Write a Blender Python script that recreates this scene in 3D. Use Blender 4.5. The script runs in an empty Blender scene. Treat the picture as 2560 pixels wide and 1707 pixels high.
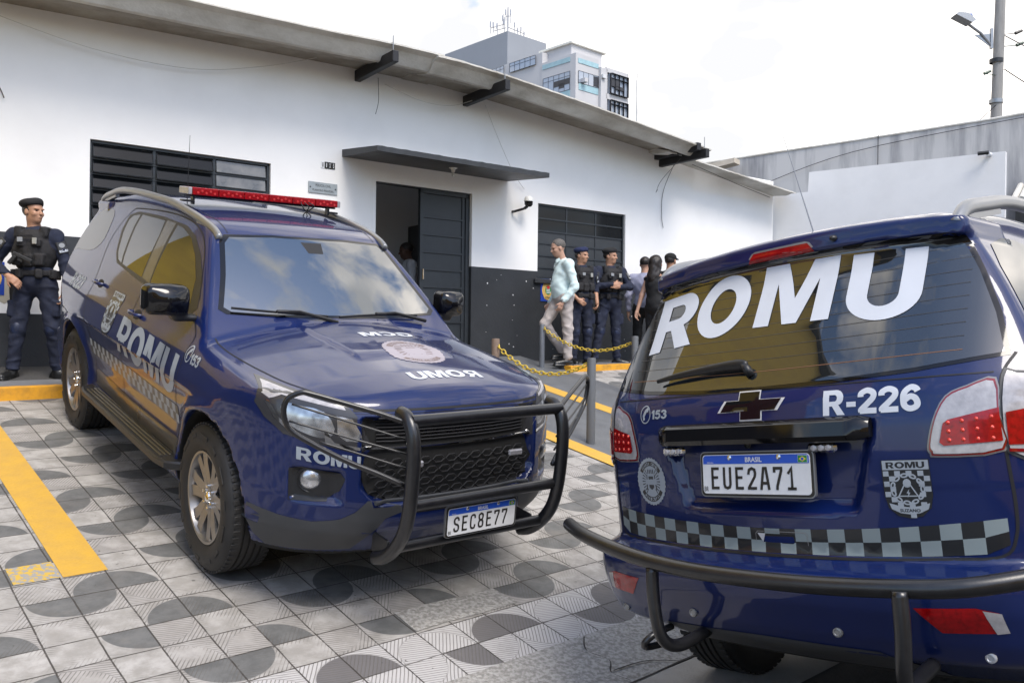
import bpy,bmesh,math,random
import numpy as np
from mathutils import Matrix,Vector
COL=bpy.context.scene.collection

# ---------- camera, sky, sun, exposure ----------
SC=bpy.context.scene
cam=bpy.data.cameras.new('camera');CAM=bpy.data.objects.new('camera',cam);COL.objects.link(CAM);SC.camera=CAM
cam.sensor_width=36;cam.lens=36*2145/2560;cam.clip_start=.05;cam.clip_end=2000
_r=math.radians(.7)
CAM.matrix_world=Matrix(((math.cos(_r),-math.sin(_r),0,0),(0,0,-1,0),(math.sin(_r),math.cos(_r),0,0),(0,0,0,1)))
SUN_EL,SUN_AZ=math.radians(55),math.radians(150)     # azimuth clockwise from +Y
world=bpy.data.worlds.new('World');SC.world=world;world.use_nodes=True
NT=world.node_tree;NT.nodes.clear()
def nn(nt,t,**k):
    n=nt.nodes.new(t)
    for a,b in k.items():
        if a=='inp':
            for i,v in b.items(): n.inputs[i].default_value=v
        else: setattr(n,a,b)
    return n
sky=nn(NT,'ShaderNodeTexSky',sky_type='NISHITA',sun_disc=False,sun_elevation=SUN_EL,sun_rotation=SUN_AZ,air_density=1.0,dust_density=1.6,ozone_density=2.5)
bg=nn(NT,'ShaderNodeBackground',inp={'Strength':.15});out=nn(NT,'ShaderNodeOutputWorld')
tc=nn(NT,'ShaderNodeTexCoord');sep=nn(NT,'ShaderNodeSeparateXYZ');NT.links.new(tc.outputs['Generated'],sep.inputs[0])
def wm(op,a,b=None,nt=NT,clamp=False):
    n=nt.nodes.new('ShaderNodeMath');n.operation=op;n.use_clamp=clamp
    for i,v in enumerate((a,b)):
        if v is None: continue
        if isinstance(v,(int,float)): n.inputs[i].default_value=v
        else: nt.links.new(v,n.inputs[i])
    return n.outputs[0]
zz=wm('ADD',wm('MAXIMUM',sep.outputs[2],0.0),.22)
cx=wm('DIVIDE',sep.outputs[0],zz);cy=wm('DIVIDE',sep.outputs[1],zz)
cmb=nn(NT,'ShaderNodeCombineXYZ');NT.links.new(cx,cmb.inputs[0]);NT.links.new(cy,cmb.inputs[1])
n1=nn(NT,'ShaderNodeTexNoise',inp={'Scale':5.5,'Detail':9,'Roughness':.56,'Distortion':.25});NT.links.new(cmb.outputs[0],n1.inputs['Vector'])
# cloud bank: denser ahead (+Y) and near the horizon, broken overhead and behind
ahead=wm('MULTIPLY',sep.outputs[1],.24)
cov=wm('ADD',wm('ADD',n1.outputs['Fac'],ahead),wm('MULTIPLY',wm('SUBTRACT',.35,sep.outputs[2]),.16))
rmp=nn(NT,'ShaderNodeValToRGB');rmp.color_ramp.elements[0].position=.405;rmp.color_ramp.elements[1].position=.57;NT.links.new(cov,rmp.inputs[0])
n2=nn(NT,'ShaderNodeTexNoise',inp={'Scale':1.7,'Detail':4,'Roughness':.5});NT.links.new(cmb.outputs[0],n2.inputs['Vector'])
cr=nn(NT,'ShaderNodeValToRGB');cr.color_ramp.elements[0].position=.43;cr.color_ramp.elements[0].color=(3.25,3.27,3.35,1);cr.color_ramp.elements[1].position=.7;cr.color_ramp.elements[1].color=(11,10.2,9.3,1);NT.links.new(n2.outputs['Fac'],cr.inputs[0])
mx=nn(NT,'ShaderNodeMix',data_type='RGBA');NT.links.new(rmp.outputs['Color'],mx.inputs[0]);NT.links.new(sky.outputs[0],mx.inputs[6]);NT.links.new(cr.outputs['Color'],mx.inputs[7])
NT.links.new(mx.outputs[2],bg.inputs['Color']);NT.links.new(bg.outputs[0],out.inputs[0])
sl=bpy.data.lights.new('sun','SUN');sl.energy=1.5;sl.angle=math.radians(25);sl.color=(1,.94,.85)
SO=bpy.data.objects.new('sun',sl);COL.objects.link(SO)
sd=Vector((math.sin(SUN_AZ)*math.cos(SUN_EL),math.cos(SUN_AZ)*math.cos(SUN_EL),math.sin(SUN_EL)))
SO.rotation_mode='QUATERNION';SO.rotation_quaternion=sd.to_track_quat('Z','Y')
SC.view_settings.view_transform='Standard';SC.view_settings.look='None';SC.view_settings.exposure=1.0;SC.view_settings.gamma=1;SC.view_settings.use_curve_mapping=False
# ---------- materials ----------
def mat(name,base,rough=.6,metal=0,coat=0,ior=1.5,var=0,vscale=6,bump=0,bscale=60,spec=None,col2=None,vdet=5,croug=.03,thr=None,streak=None,alpha=1,trans=0,emis=None,vec='Object'):
    m=bpy.data.materials.new(name);m.use_nodes=True;nt=m.node_tree;b=nt.nodes['Principled BSDF'];I=b.inputs
    I['Base Color'].default_value=(*base,1);I['Roughness'].default_value=rough;I['Metallic'].default_value=metal;I['IOR'].default_value=ior
    I['Coat Weight'].default_value=coat;I['Coat Roughness'].default_value=croug
    if spec is not None: I['Specular IOR Level'].default_value=spec
    if trans: I['Transmission Weight'].default_value=trans
    if alpha<1: I['Alpha'].default_value=alpha
    if emis: I['Emission Color'].default_value=(*emis[0],1);I['Emission Strength'].default_value=emis[1]
    if var or bump or col2:
        t=nt.nodes.new('ShaderNodeTexCoord');mp=nt.nodes.new('ShaderNodeMapping');nt.links.new(t.outputs[vec],mp.inputs[0])
        if streak: mp.inputs['Scale'].default_value=streak
    if var or col2:
        n=nt.nodes.new('ShaderNodeTexNoise');n.inputs['Scale'].default_value=vscale;n.inputs['Detail'].default_value=vdet;n.inputs['Roughness'].default_value=.6
        nt.links.new(mp.outputs[0],n.inputs['Vector'])
        r=nt.nodes.new('ShaderNodeValToRGB');lo,hi=thr or(.3,.7);r.color_ramp.elements[0].position=lo;r.color_ramp.elements[1].position=hi
        c2=col2 if col2 else tuple(min(1,c*(1+var)) for c in base);c1=base if col2 else tuple(c*(1-var) for c in base)
        r.color_ramp.elements[0].color=(*c1,1);r.color_ramp.elements[1].color=(*c2,1)
        nt.links.new(n.outputs['Fac'],r.inputs[0]);nt.links.new(r.outputs[0],I['Base Color'])
        rr=nt.nodes.new('ShaderNodeMapRange');rr.inputs[3].default_value=max(0,rough-.08*(rough>.2));rr.inputs[4].default_value=min(1,rough+.08*(rough>.2));nt.links.new(n.outputs['Fac'],rr.inputs[0]);nt.links.new(rr.outputs[0],I['Roughness'])
    if bump:
        n=nt.nodes.new('ShaderNodeTexNoise');n.inputs['Scale'].default_value=bscale;n.inputs['Detail'].default_value=4;nt.links.new(mp.outputs[0],n.inputs['Vector'])
        bp=nt.nodes.new('ShaderNodeBump');bp.inputs['Strength'].default_value=bump;bp.inputs['Distance'].default_value=.01;nt.links.new(n.outputs['Fac'],bp.inputs['Height']);nt.links.new(bp.outputs[0],I['Normal'])
    return m
M={}
M['paint']=mat('blue_car_paint',(.003,.0115,.072),.42,0,.9,1.5,var=.10,vscale=1.5,croug=.045,spec=.15)
M['glass']=mat('tinted_glass',(.010,.013,.016),.015,0,0,2.1)
M['wind']=mat('windscreen_glass',(.014,.022,.028),.012,0,0,3.4)
M['gap']=mat('panel_gap_black',(.004,.004,.006),.6)
M['blk']=mat('black_plastic',(.012,.012,.013),.42,bump=.06,bscale=300)
M['gls']=mat('gloss_black',(.005,.005,.006),.06)
M['tube']=mat('black_painted_steel',(.010,.010,.011),.33,coat=.35,croug=.25,var=.3,vscale=20,bump=.03,bscale=120)
M['dgp']=mat('dark_grey_plastic',(.045,.047,.050),.52,var=.15,vscale=8,bump=.05,bscale=400)
M['sill']=mat('brown_black_trim',(.035,.032,.028),.3,coat=.5,var=.2,vscale=6)
M['well']=mat('wheel_well_black',(.006,.006,.006),.9)
M['tyre']=mat('tyre_rubber',(.016,.015,.014),.62,var=.35,vscale=14,bump=.12,bscale=90)
M['rim']=mat('alloy_silver',(.30,.29,.28),.34,.85,var=.12,vscale=9)
M['chr']=mat('chrome',(.75,.75,.75),.08,1)
M['edge']=mat('silver_edge',(.62,.62,.62),.3,.2)
M['sil']=mat('silver_rail',(.27,.275,.28),.32,.6,var=.08)
M['dec2']=mat('grey_green_sticker',(.20,.24,.245),.4)
M['dec']=mat('silver_grey_sticker',(.30,.335,.37),.4,var=.04)
M['decw']=mat('pale_grey_sticker',(.55,.58,.63),.38,var=.04)
M['deck']=mat('black_sticker',(.012,.013,.015),.3,coat=.3)
M['red']=mat('red_lens',(.27,.002,.004),.16,coat=.35,ior=1.4,var=.35,vscale=60)
M['redd']=mat('deep_red_lens',(.20,.004,.006),.08,coat=1,var=.3,vscale=50)
M['led']=mat('red_reflector',(.85,.06,.03),.15,.3,coat=1)
M['clr']=mat('clear_lens',(.38,.365,.37),.22,.1,coat=.5,var=.18,vscale=45)
M['lensd']=mat('dark_lamp_housing',(.035,.035,.038),.22,0,.35,1.45)
M['refl']=mat('lamp_reflector',(.50,.51,.53),.24,.85,coat=.5,var=.4,vscale=20,vdet=1)
M['wht']=mat('plate_white',(.66,.67,.68),.42,var=.05,vscale=30)
M['plb']=mat('plate_blue',(.02,.09,.50),.4)
M['ink']=mat('plate_black_ink',(.02,.017,.013),.45)
M['gold']=mat('gold_emblem',(.55,.36,.10),.3,.6)
M['grn']=mat('flag_green',(.02,.22,.05),.5);M['ylw']=mat('flag_yellow',(.75,.55,.03),.5)

# ---------- car shape as a mathematical solid (x forward from front axle, y left, z up) ----------
def smin(a,b,k):
    h=np.clip(.5+.5*(b-a)/k,0,1); return b*(1-h)+a*h-k*h*(1-h)
def smax(a,b,k): return -smin(-a,-b,k)
def sst(a,b,x):
    t=np.clip((x-a)/(b-a),0,1); return t*t*(3-2*t)
def tab(pts,sig):
    p=np.array(pts,float); p=p[np.argsort(p[:,0])]
    a,b=p[0,0]-.3,p[-1,0]+.3; X=np.arange(a,b,.004)
    s0=(p[1,1]-p[0,1])/(p[1,0]-p[0,0]); s1=(p[-1,1]-p[-2,1])/(p[-1,0]-p[-2,0])
    Y=np.interp(X,p[:,0],p[:,1]); Y=np.where(X<p[0,0],p[0,1]+s0*(X-p[0,0]),Y); Y=np.where(X>p[-1,0],p[-1,1]+s1*(X-p[-1,0]),Y)
    n=int(max(3,3*sig/.004)); kx=np.arange(-n,n+1)*.004; g=np.exp(-.5*(kx/sig)**2); g/=g.sum()
    Yp=np.r_[Y[0]+s0*(.004*np.arange(-n,0)),Y,Y[-1]+s1*(.004*np.arange(1,n+1))]
    Ys=np.convolve(Yp,g,'valid')
    return lambda x:np.interp(x,X,Ys)
T_s=tab([(.25,-.10),(.30,-.05),(.36,-.022),(.45,-.02),(.55,-.032),(.66,-.026),(.78,-.006),(.86,0),(.94,-.002),(.99,-.016),(1.06,-.035),(1.14,-.06),(1.25,-.10)],.014)
T_xf=tab([(.24,.70),(.30,.80),(.36,.86),(.44,.935),(.5,.955),(.6,.965),(.7,.955),(.8,.945),(.9,.935),(.98,.92),(1.05,.88),(1.12,.82),(1.2,.72)],.012)
T_af=tab([(0,0),(.2,.006),(.4,.03),(.52,.065),(.62,.115),(.70,.175),(.77,.25),(.83,.35),(.88,.48),(.93,.72),(.97,1.1)],.02)
T_xr=tab([(.30,-3.66),(.36,-3.80),(.41,-3.92),(.47,-3.965),(.56,-4.0),(.60,-4.005),(.640,-4.005),(.660,-3.985),(.674,-3.90),(.69,-3.885),(.9,-3.892),(1.0,-3.895),(1.1,-3.89),(1.18,-3.875),(1.225,-3.855),(1.27,-3.825),(1.45,-3.705),(1.60,-3.612),(1.68,-3.574),(1.73,-3.58),(1.8,-3.56)],.009)
T_ar=tab([(0,0),(.2,.006),(.4,.025),(.55,.055),(.65,.09),(.73,.135),(.8,.20),(.86,.30),(.91,.48),(.95,.8)],.02)
T_zh=tab([(1.05,.98),(.95,1.04),(.88,1.085),(.80,1.115),(.6,1.15),(.3,1.185),(0,1.21),(-.2,1.225),(-.4,1.24),(-.6,1.24),(-2,1.24),(-3.0,1.25),(-4.1,1.25)],.03)
T_zr=tab([(-.6,1.69),(-.9,1.725),(-1.2,1.772),(-1.7,1.825),(-2.3,1.85),(-2.9,1.843),(-3.3,1.808),(-3.6,1.77),(-3.8,1.74)],.05)
WX=(0.0,-2.845); WZ=.40; WR=.435
def bodyf(x,y,z,detail=True):
    y=np.abs(y)
    W=.925+T_s(z)
    for xc in WX:
        r=np.hypot(x-xc,z-.39)
        W=W+.022*np.exp(-((r-.455)/.05)**2)*sst(.28,.42,z)+.012*np.exp(-((x-xc)/.42)**2)*sst(.55,.8,z)
    side=y-W
    Xf=T_xf(z)-T_af(y)
    Xr=T_xr(z)+T_ar(y)
    if detail:
        # grille opening, lower opening, fog pockets
        hw=.42+.09*sst(.56,.68,z)
        g=sst(hw+.02,hw-.02,y)*sst(.58,.61,z)*sst(1.0,.97,z)
        Xf=Xf-.05*g
        fg=sst(.105,.068,np.abs(y-.685))*sst(.58,.615,z)*sst(.755,.72,z)
        Xf=Xf-.035*fg
        # bumper shelf under plate (front)
        # rear plate recess
        rc=sst(.395,.350,y+.28*(1.06-z))*sst(.815,.855,z)*sst(1.115,1.08,z)
        Xr=Xr+.035*rc
        Xr=Xr+.028*sst(.715,.70,y)*sst(1.17,1.19,z)*sst(1.22,1.20,z)*0
    fr=(x-Xf)*.9; re=(Xr-x)*.9
    yl=.29+.02*sst(.4,-.3,x)
    zt=T_zh(x)-.16*y*y+.016*sst(yl+.02,yl-.02,y)*sst(.42,.30,x+.25*(yl-y)*0)-.006*sst(.09,.0,np.abs(y-yl))*sst(.8,.5,x)*0
    top=z-zt
    low=smax(side,top,.07)
    low=smax(low,fr,.035)
    low=smax(low,re,.03)
    low=smax(low,.27-z,.03)
    Yg=.868-(z-1.10)*.36-.25*np.maximum(z-1.25,0)**2-.012*np.clip((-2.7-x)/.9,0,1.5)**2-.02*sst(-1.2,-.6,x)
    xp=x+.20*y*y
    ws=((xp+.27)*.50+(z-1.205)*.655)/.824+.03*((xp+.62)/.35)**2*.5-.012
    rf=z-(T_zr(x)-(.05+.05*sst(-2.5,-3.4,x))*y*y)
    gr=smax(y-Yg,ws,.045)
    gr=smax(gr,rf,.055)
    gr=smax(gr,re,.035)
    gr=smax(gr,.9-z,.01)
    f=smin(low,gr,.003+.027*sst(-3.35,-2.9,x))
    # roof spoiler
    zc=1.735-.10*y*y
    sp=smax(np.abs(z-zc-.02*(x+3.5))-.034,np.maximum(-3.60+.14*y*y+.35*np.maximum(1.728-.1*y*y-z,0)*-1-x,x+3.2),.02)
    sp=smax(sp,y-.615,.03)
    f=smin(f,sp,.03)
    # wheel wells
    for xc in WX:
        r=np.hypot(x-xc,(z-WZ))
        w=smax(WR-r,.56-y,.02)*1.0
        w=np.minimum(r-WR,0)  # placeholder
        cut=smax(r-WR,.58-y,.02)
        f=smax(f,-cut,.012)
    return f
def grad(f,P,e=1e-4):
    x,y,z=P.T
    g=np.stack([f(x+e,y,z)-f(x-e,y,z),f(x,y+e,z)-f(x,y-e,z),f(x,y,z+e)-f(x,y,z-e)],1)/(2*e)
    return g
def march(f,O,D,t0=0,t1=3,n=300):
    """first hit of rays O+tD with f=0; returns t (nan when none)"""
    O,D=np.broadcast_arrays(np.asarray(O,float),np.asarray(D,float));N=len(O);res=np.full(N,np.nan)
    n=int((t1-t0)/.014)+2;ts=np.linspace(t0,t1,n);ch=max(1,300000//n)
    for a in range(0,N,ch):
        o=O[a:a+ch,None,:];d=D[a:a+ch,None,:];P=o+d*ts[None,:,None]
        v=f(P[...,0],P[...,1],P[...,2]);c=(v[:,:-1]>0)&(v[:,1:]<=0);hit=c.any(1);k=c.argmax(1)
        lo=np.where(hit,ts[k],np.nan);hi=np.where(hit,ts[k+1],np.nan);o=O[a:a+ch];d=D[a:a+ch]
        for _ in range(12):
            m=(lo+hi)/2;p=o+d*np.nan_to_num(m)[:,None];ins=f(p[:,0],p[:,1],p[:,2])<=0
            hi=np.where(ins,m,hi);lo=np.where(ins,lo,m)
        res[a:a+ch]=hi
    return res

# ---------- mesh helpers ----------
class MB:
    def __init__(s): s.v=[];s.f=[];s.m=[];s.n=0
    def add(s,V,F,m=0):
        V=np.asarray(V,float).reshape(-1,3); s.v.append(V); s.f+= [tuple(int(i)+s.n for i in f) for f in F]; s.m+=[m]*len(F); s.n+=len(V); return s
    def box(s,c,size,R=None,m=0,bev=0):
        c=np.array(c,float);h=np.array(size,float)/2
        if bev>0:
            b=min(bev,h.min()*.99); V=[];idx={}
            for sx in(-1,1):
                for sy in(-1,1):
                    for sz in(-1,1):
                        for a in range(3):
                            p=np.array([sx,sy,sz])*h; q=p.copy()
                            for k in range(3):
                                if k!=a: q[k]-=np.sign(p[k])*b
                            idx[sx,sy,sz,a]=len(V);V.append(q)
            F=[]
            for a in range(3):
                o=[k for k in range(3) if k!=a]
                for sg in(-1,1):
                    q=[]
                    for (u,w) in((-1,-1),(1,-1),(1,1),(-1,1)):
                        k=[0,0,0];k[a]=sg;k[o[0]]=u;k[o[1]]=w;q.append(idx[k[0],k[1],k[2],a])
                    F.append(q if (sg>0)==(a!=1) else q[::-1])
            for a in range(3):
                b_,c_=[k for k in range(3) if k!=a]
                for sb in(-1,1):
                    for sc in(-1,1):
                        k0=[0,0,0];k0[b_]=sb;k0[c_]=sc;k0[a]=-1;k1=k0[:];k1[a]=1
                        F.append([idx[(*k0,b_)],idx[(*k1,b_)],idx[(*k1,c_)],idx[(*k0,c_)]])
            for sx in(-1,1):
                for sy in(-1,1):
                    for sz in(-1,1): F.append([idx[sx,sy,sz,k] for k in range(3)])
            V=np.array(V)
        else:
            V=np.array([(x,y,z) for x in(-1,1) for y in(-1,1) for z in(-1,1)])*h
            F=[(0,1,3,2),(4,6,7,5),(0,4,5,1),(2,3,7,6),(0,2,6,4),(1,5,7,3)]
        if R is not None: V=V@np.asarray(R).T
        return s.add(V+c,F,m)
    def tube(s,P,r,n=10,closed=False,m=0,cap=True,flat=1.0,up=None):
        P=np.asarray(P,float);N=len(P);r=np.broadcast_to(np.asarray(r,float),(N,))
        T=np.gradient(P,axis=0) if not closed else np.roll(P,-1,0)-np.roll(P,1,0)
        T/=np.linalg.norm(T,axis=1)[:,None]+1e-12
        u=np.array(up if up is not None else ((0,0,1) if abs(T[0,2])<.9 else (1,0,0)),float)
        V=[]
        for i in range(N):
            u=u-T[i]*(u@T[i]);u/=np.linalg.norm(u)+1e-12;w=np.cross(T[i],u)
            a=np.arange(n)*2*np.pi/n
            V.append(P[i]+r[i]*(np.cos(a)[:,None]*u+flat*np.sin(a)[:,None]*w))
        V=np.concatenate(V);F=[]
        for i in range(N if closed else N-1):
            j=(i+1)%N
            for k in range(n):
                l=(k+1)%n;F.append((i*n+k,i*n+l,j*n+l,j*n+k))
        if cap and not closed: F+=[tuple(range(n))[::-1],tuple((N-1)*n+k for k in range(n))]
        return s.add(V,F,m)
    def lathe(s,prof,c=(0,0,0),n=32,axis='z',m=0,R=None):
        prof=np.array(prof,float);k=len(prof);V=[]
        for i in range(n):
            a=i*2*np.pi/n
            for r,h in prof:
                p=(r*np.cos(a),r*np.sin(a),h)
                if axis=='y': p=(p[0],p[2],p[1])
                if axis=='x': p=(p[2],p[0],p[1])
                V.append(p)
        V=np.array(V)
        if R is not None: V=V@np.asarray(R).T
        F=[]
        for i in range(n):
            j=(i+1)%n
            for q in range(k-1): F.append((i*k+q,j*k+q,j*k+q+1,i*k+q+1))
        return s.add(V+np.array(c,float),F,m)
    def prism(s,poly,h0,h1,frame=None,m=0):
        """poly 2D extruded along third axis; frame=(O,U,V,W)"""
        O,U,V_,W=frame if frame is not None else (np.zeros(3),np.array([1,0,0]),np.array([0,1,0]),np.array([0,0,1]))
        O,U,V_,W=[np.array(a,float) for a in(O,U,V_,W)]
        n=len(poly);P=[O+U*a+V_*b+W*h0 for a,b in poly]+[O+U*a+V_*b+W*h1 for a,b in poly]
        F=[tuple(range(n))[::-1],tuple(range(n,2*n))]+[(i,(i+1)%n,n+(i+1)%n,n+i) for i in range(n)]
        return s.add(P,F,m)
    def build(s,name,mats,parent=None,smooth=False,ang=None):
        V=np.concatenate(s.v) if s.v else np.zeros((0,3))
        return mesh_obj(name,V,s.f,mats,parent,smooth,fm=s.m,ang=ang)
def mesh_obj(name,V,F,mats,parent=None,smooth=True,fm=None,N=None,ang=None):
    me=bpy.data.meshes.new(name)
    me.from_pydata(np.asarray(V).tolist(),[],F if isinstance(F,list) else np.asarray(F).tolist())
    if not isinstance(mats,(list,tuple)): mats=[mats]
    for m in mats: me.materials.append(m)
    if fm is not None and len(mats)>1: me.polygons.foreach_set('material_index',np.asarray(fm,dtype=np.int32))
    if smooth: me.polygons.foreach_set('use_smooth',np.ones(len(me.polygons),bool))
    me.update()
    if N is not None and len(me.vertices)==len(N): me.normals_split_custom_set_from_vertices(np.asarray(N).tolist())
    if ang is not None:
        me.polygons.foreach_set('use_smooth',np.ones(len(me.polygons),bool)); me.set_sharp_from_angle(angle=math.radians(ang))
    o=bpy.data.objects.new(name,me); COL.objects.link(o)
    if parent is not None: o.parent=parent
    return o
def fixn(o):
    bm=bmesh.new();bm.from_mesh(o.data);bmesh.ops.recalc_face_normals(bm,faces=bm.faces);bm.to_mesh(o.data);bm.free();return o
def tag(o,label=None,cat=None,group=None,kind=None):
    if label:o['label']=label
    if cat:o['category']=cat
    if group:o['group']=group
    if kind:o['kind']=kind
    return o
def empty(name,loc=(0,0,0),R=None):
    o=bpy.data.objects.new(name,None);COL.objects.link(o);o.empty_display_size=.1
    M=Matrix.Identity(4)
    if R is not None: M=Matrix(np.asarray(R).tolist()).to_4x4()
    M.translation=Vector([float(a) for a in loc]); o.matrix_world=M; return o
def copy_tree(o,parent=None):
    c=o.copy();COL.objects.link(c)
    if parent is not None: c.parent=parent;c.matrix_parent_inverse=o.matrix_parent_inverse.copy()
    for ch in [x for x in list(COL.objects) if x.parent==o]: copy_tree(ch,c)
    return c
def smoothpath(P,k=6,closed=False):
    P=np.asarray(P,float);n=len(P);out=[]
    rng=range(n if closed else n-1)
    for i in rng:
        if closed: p0,p1,p2,p3=P[i-1],P[i],P[(i+1)%n],P[(i+2)%n]
        else: p0=P[max(i-1,0)];p1=P[i];p2=P[i+1];p3=P[min(i+2,n-1)]
        for t in np.arange(k)/k:
            out.append(.5*((2*p1)+(-p0+p2)*t+(2*p0-5*p1+4*p2-p3)*t*t+(-p0+3*p1-3*p2+p3)*t**3))
    if not closed: out.append(P[-1])
    return np.array(out)
def nets(F,org,h):
    """naive surface nets; F<0 inside. returns verts, quads"""
    S=F<0;nx,ny,nz=F.shape
    acc=np.zeros((nx-1,ny-1,nz-1,3),np.float32);cnt=np.zeros((nx-1,ny-1,nz-1),np.float32)
    for ax in range(3):
        sl0=[slice(None)]*3;sl1=[slice(None)]*3;sl0[ax]=slice(0,-1);sl1[ax]=slice(1,None)
        a=F[tuple(sl0)];b=F[tuple(sl1)];cr=(a<0)!=(b<0);t=np.where(cr,a/(a-b+1e-30*(a==b)),0).astype(np.float32)
        o=[k for k in range(3) if k!=ax]
        for d0 in(0,1):
            for d1 in(0,1):
                s=[slice(None)]*3
                s[o[0]]=slice(d0,(cr.shape[o[0]]-1+d0));s[o[1]]=slice(d1,(cr.shape[o[1]]-1+d1))
                c=cr[tuple(s)];cnt+=c
                acc[...,ax]+=np.where(c,t[tuple(s)],0)
                if d0: acc[...,o[0]]+=c
                if d1: acc[...,o[1]]+=c
    m=cnt>0;idx=np.full(m.shape,-1,np.int64);idx[m]=np.arange(m.sum())
    I=np.argwhere(m);V=(I+acc[m]/cnt[m][:,None])*h+np.array(org)
    Q=[]
    for ax in range(3):
        sl0=[slice(1,-1)]*3;sl1=[slice(1,-1)]*3;sl0[ax]=slice(0,-1);sl1[ax]=slice(1,None)
        a=S[tuple(sl0)];b=S[tuple(sl1)]
        w=np.argwhere(a!=b);
        if len(w)==0: continue
        fl=a[tuple(w.T)]
        base=w.copy()
        for k in range(3):
            if k!=ax: base[:,k]+=1
        u,v=[(1,2),(2,0),(0,1)][ax]
        def cell(du,dv):
            q=base.copy();q[:,u]-=du;q[:,v]-=dv;return idx[tuple(q.T)]
        q=np.stack([cell(1,1),cell(0,1),cell(0,0),cell(1,0)],1)
        q[~fl]=q[~fl][:,::-1];Q.append(q)
    return V,np.concatenate(Q)
class SDF:
    def __init__(s,lo,hi,h):
        s.lo=np.array(lo,float);s.h=h;n=np.ceil((np.array(hi)-s.lo)/h).astype(int)+1;s.n=n
        s.F=np.full(n,.3,np.float32)
    def _sub(s,lo,hi):
        i0=np.clip(np.floor((lo-s.lo)/s.h).astype(int),0,s.n-1);i1=np.clip(np.ceil((hi-s.lo)/s.h).astype(int)+1,1,s.n)
        if (i1<=i0).any(): return None,None
        g=[s.lo[k]+np.arange(i0[k],i1[k])*s.h for k in range(3)]
        return tuple(slice(a,b) for a,b in zip(i0,i1)),np.meshgrid(*g,indexing='ij')
    def cone(s,a,b,ra,rb,k=.01,cut=False):
        a=np.array(a,float);b=np.array(b,float);m=max(ra,rb)+k+.06
        sl,G=s._sub(np.minimum(a,b)-m,np.maximum(a,b)+m)
        if sl is None:return s
        d=b-a;L2=d@d+1e-9
        t=np.clip(((G[0]-a[0])*d[0]+(G[1]-a[1])*d[1]+(G[2]-a[2])*d[2])/L2,0,1)
        D=np.sqrt((G[0]-a[0]-t*d[0])**2+(G[1]-a[1]-t*d[1])**2+(G[2]-a[2]-t*d[2])**2)-(ra+(rb-ra)*t)
        s._mix(sl,D,k,cut);return s
    def ell(s,c,r,R=None,k=.01,cut=False):
        c=np.array(c,float);r=np.array(r,float);m=r.max()+k+.06
        sl,G=s._sub(c-m,c+m)
        if sl is None:return s
        P=np.stack([G[i]-c[i] for i in range(3)],-1)
        if R is not None: P=P@np.asarray(R)
        q=P/r;k0=np.sqrt((q**2).sum(-1));k1=np.sqrt(((q/r)**2).sum(-1))+1e-9
        s._mix(sl,k0*(k0-1)/k1,k,cut);return s
    def box(s,c,hs,R=None,rad=.01,k=.005,cut=False):
        c=np.array(c,float);hs=np.array(hs,float);m=np.linalg.norm(hs)+k+.06
        sl,G=s._sub(c-m,c+m)
        if sl is None:return s
        P=np.stack([G[i]-c[i] for i in range(3)],-1)
        if R is not None: P=P@np.asarray(R)
        q=np.abs(P)-(hs-rad);D=np.sqrt((np.maximum(q,0)**2).sum(-1))+np.minimum(q.max(-1),0)-rad
        s._mix(sl,D,k,cut);return s
    def plane(s,p,n,k=.004):
        """keep the side opposite n"""
        p=np.array(p,float);n=np.array(n,float);n/=np.linalg.norm(n)
        g=[s.lo[i]+np.arange(s.n[i])*s.h for i in range(3)]
        D=(g[0]-p[0])[:,None,None]*n[0]+(g[1]-p[1])[None,:,None]*n[1]+(g[2]-p[2])[None,None,:]*n[2]
        s.F=smax(s.F,D.astype(np.float32),k).astype(np.float32);return s
    def _mix(s,sl,D,k,cut):
        A=s.F[sl];s.F[sl]=(smax(A,-D,k) if cut else smin(A,D,k)).astype(np.float32)
    def mesh(s,name,mats,parent=None,fmfun=None,relax=1,noise=0):
        F=s.F.copy();F[0]=F[-1]=.3;F[:,0]=F[:,-1]=.3;F[:,:,0]=F[:,:,-1]=.3
        V,Q=nets(F,s.lo,s.h)
        if noise:
            V=V+noise*np.sin(V[:,[2,0,1]]*47+np.cos(V[:,[1,2,0]]*31)*2)*np.array([1,1,.3])
        for _ in range(relax):
            acc=np.zeros_like(V);c=np.zeros(len(V))
            for a,b in((0,1),(1,2),(2,3),(3,0)):
                np.add.at(acc,Q[:,a],V[Q[:,b]]);np.add.at(acc,Q[:,b],V[Q[:,a]]);np.add.at(c,Q[:,a],1);np.add.at(c,Q[:,b],1)
            V=V*.6+.4*acc/c[:,None]
        fm=None
        if fmfun is not None: fm=fmfun(V[Q].mean(1))
        return mesh_obj(name,V,Q,mats,parent,True,fm=fm)
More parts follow.
